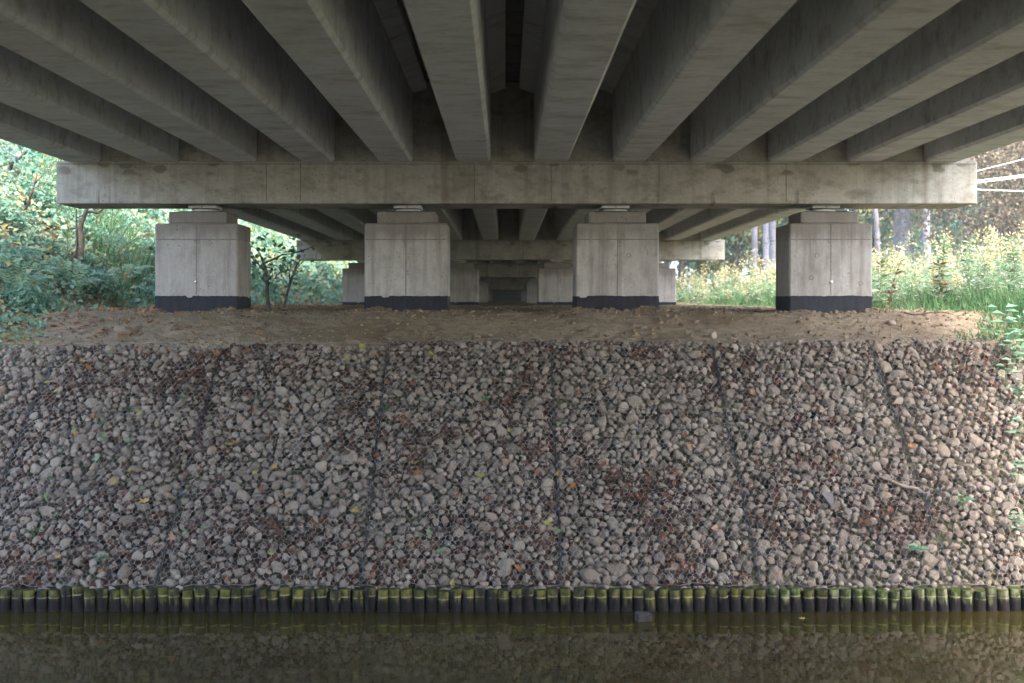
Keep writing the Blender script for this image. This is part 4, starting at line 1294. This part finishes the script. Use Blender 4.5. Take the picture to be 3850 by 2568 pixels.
broadleaf(2110, 1272, 'grey green seedling just above the mossy piles', 8, True, 8, .12, .1)
broadleaf(2325, 1225, 'leggy seedling low on the outermost visible panel', 9, True, 9, .12, .22)
broadleaf(2338, 835, 'wide leaved green plant drooping over the netting at the meadow corner', 12, True, 16, .17, .4)
broadleaf(2300, 805, 'low tuft of broad green leaves at the top of the outer stones', 13, True, 12, .14, .22)
broadleaf(2335, 930, 'bushy green sprig a third of the way down the outer stones', 14, True, 14, .13, .3)
broadleaf(2262, 772, 'small green sprout on the gabion edge beside the large leaved plant', 15, True, 9, .12, .2)
broadleaf(2335, 1110, 'sparse green shoot midway down the outermost stones', 16, True, 9, .12, .24)
broadleaf(2345, 800, 'leafy sprig at the picture edge above the outer panel', 10, True, 12, .16, .45)

# ------------------------------------------------------------------ trees
def tree_meshes(seed, h_, cr, cb, n, leaf, tr, crown, bark, clumps=60, depth=.65):
    rg = np.random.default_rng(seed)
    mb = MB()
    pts = wob_line((0, 0, -.3), (rg.normal(0, .4), rg.normal(0, .4), h_ * .95), 14, .35, seed)
    mb.tube(pts, tr * np.linspace(1, .15, 14) ** .8, 9)
    trunk = mb.mesh('trunk', bark, True)
    cc = []
    lm = MB()
    while len(cc) < clumps:
        p = rg.uniform(-1, 1, 3)
        k = np.linalg.norm(p)
        if .35 < k < 1:
            zz = cb + (h_ - cb) * (p[2] * .5 + .5)
            taper = 1 - .45 * max(0, p[2])
            cc.append((p[0] * cr * taper, p[1] * cr * taper, zz))
    cc = np.array(cc)
    for c in cc[:14]:
        q = pts[int(np.clip(c[2] / h_ * 14 - 3, 2, 12))]
        lm.tube([q, (q + c) / 2 + [0, 0, .2], c], [tr * .3, tr * .18, tr * .06], 5)
    limb = lm.mesh('limbs', bark, True)
    ci = rg.integers(0, clumps, n)
    sc = cr * .21 * rg.uniform(.6, 1.4, clumps)
    C = cc[ci] + rg.normal(0, 1, (n, 3)) * sc[ci][:, None] * np.array([1, 1, .7])
    N = unit(C - [0, 0, (h_ + cb) / 2] + [0, 0, cr * .6] + rg.normal(0, cr * .5, (n, 3)))
    D = unit(np.cross(N, rg.normal(0, 1, (n, 3))) + [0, 0, -.3])
    L = leaf * rg.uniform(.6, 1.4, n)
    mb = MB(); leaves(mb, C, D, N, L, L * .72, .15)
    return trunk, limb, mb.mesh('crown', crown)
TREES = {
    'green': [tree_meshes(300 + k, 13 + 2 * k, 3.6, .8, 9000, .23, .2, M['crown_green'], M['bark']) for k in range(3)],
    'turning': [tree_meshes(320 + k, 11, 3.2, .8, 8000, .22, .18, M['crown_yellow'], M['bark']) for k in range(2)],
    'brown': [tree_meshes(340, 12, 3.6, .3, 20000, .13, .2, M['crown_brown'], M['bark'], 110)],
    'birch': [tree_meshes(360 + k, 19, 2.6, 9.0, 2600, .28, .17, M['crown_yellow'], M['birch' if k != 1 else 'bark_grey'], 40) for k in range(3)],
}
def tree(kind, k, px, depth, s, label, cat='tree', group='trees beyond the meadow', x=None):
    x = (px - 1160) / FPX * depth if x is None else x
    return plant('birch_tree' if kind == 'birch' else 'tree', TREES[kind][k], ('trunk', 'limbs', 'crown'), (x, depth, ground_z(x, depth) - .05), s, random.uniform(0, 6.28), label, cat, group)
tree('birch', 1, 2062, 46, 1.0, 'grey barked slender tree, first trunk beside the meadow pier')
tree('birch', 0, 2088, 44, 1.2, 'thicker grey white trunk standing close behind the slender one')
tree('birch', 2, 2130, 50, 1.1, 'white mottled birch trunk behind the two grey trunks')
tree('birch', 1, 2018, 52, .8, 'thin pale trunk just clear of the meadow pier pedestal')
tree('birch', 1, 1728, 58, 1.0, 'bluish grey trunk under the second span beside the last pier')
tree('birch', 0, 1758, 55, .95, 'pale leaning trunk tight against the last pier, under second span')
tree('birch', 2, 1769, 60, 1.1, 'broad pale trunk half hidden by the last pier')
tree('brown', 0, 2290, 42, 1.0, 'large brownish autumn tree past the end of the cap beam')
tree('brown', 0, 2420, 38, .9, 'second brown autumn tree at the outer edge of the meadow')
GREEN = [(1560, 66, 1.0), (1620, 74, 1.1), (1690, 68, 1.0), (1750, 76, 1.15), (1830, 70, 1.0), (1920, 74, 1.1), (1990, 62, .9), (2040, 66, 1.05), (2110, 62, .95), (2170, 72, 1.15), (2240, 66, 1.1), (2330, 68, 1.2), (2430, 60, 1.1), (2520, 64, 1.1), (1530, 92, 1.2), (1600, 98, 1.3), (1680, 95, 1.2)]
for k, (px, d_, s) in enumerate(GREEN):
    kind = 'turning' if k in (2, 6, 9, 13) else 'green'
    where = 'seen under the second span' if px < 1800 else ('hidden partly by the meadow pier' if px < 2010 else ('behind the birch trunks' if px < 2200 else 'behind the brown autumn trees'))
    tree(kind, k % len(TREES[kind]), px, d_, s, f'{"yellowing" if kind == "turning" else "dark green"} bushy tree {where}, {ORD[k]} of the wood', group='trees beyond the meadow')
for k, (x, y, s) in enumerate([(-24, 34, .6), (-23, 50, .7), (-18, 72, .9), (-14, 84, .9), (-12, 95, .9)]):
    tree('green' if k % 2 else 'turning', k % 2, 0, y, s, f'tree on top of the leafy bank, {ORD[k]} along it going away', group='trees on the leafy bank', x=x)

# ------------------------------------------------------------------ cables by the bridge edge
CABL = ['uppermost pale cable rising from the bridge edge past the cap beam', 'middle double pale cable rising gently from the bridge edge', 'lowest bright white cable sagging from the bridge edge']
for k, (z0, z1, sag, r) in enumerate([(5.19, 10.2, .3, .009), (5.30, 8.23, .3, .009), (5.66, 6.36, .5, .013)]):
    a = np.array([6.99, 25.0, z0]); b = np.array([24.0, 26.0, z1])
    q = np.linspace(0, 1, 30)[:, None]
    P_ = a * (1 - q) + b * q
    P_[:, 2] -= sag * 4 * (q * (1 - q))[:, 0]
    for j in range(2 if k == 1 else 1):
        mb = MB(); mb.tube(P_ - a + [0, 0, .045 * j], r, 6)
        o = link('cable', mb.mesh('cable', M['cable'], True), None, tuple(a))
        tag(o, CABL[k] if not j else 'upper strand of the middle pale cable pair', 'cable', 'pale cables beside the bridge')

# ------------------------------------------------------------------ pale air over the meadow and the wood
t = NT('haze')
v = t.node('ShaderNodeVolumePrincipled', {'Color': (0.86, 0.92, 1.0), 'Density': 0.0014, 'Anisotropy': 0.2})
t.l.new(v.outputs[0], t.out.inputs['Volume'])
mb = MB(); mb.box(-405, 405, -405, 605, -2.5, 27)
hz = link('haze', mb.mesh('haze', t.m))
hz['kind'] = 'stuff'
tag(hz, 'thin pale autumn haze filling the air around the bridge', 'haze', None, 'stuff')
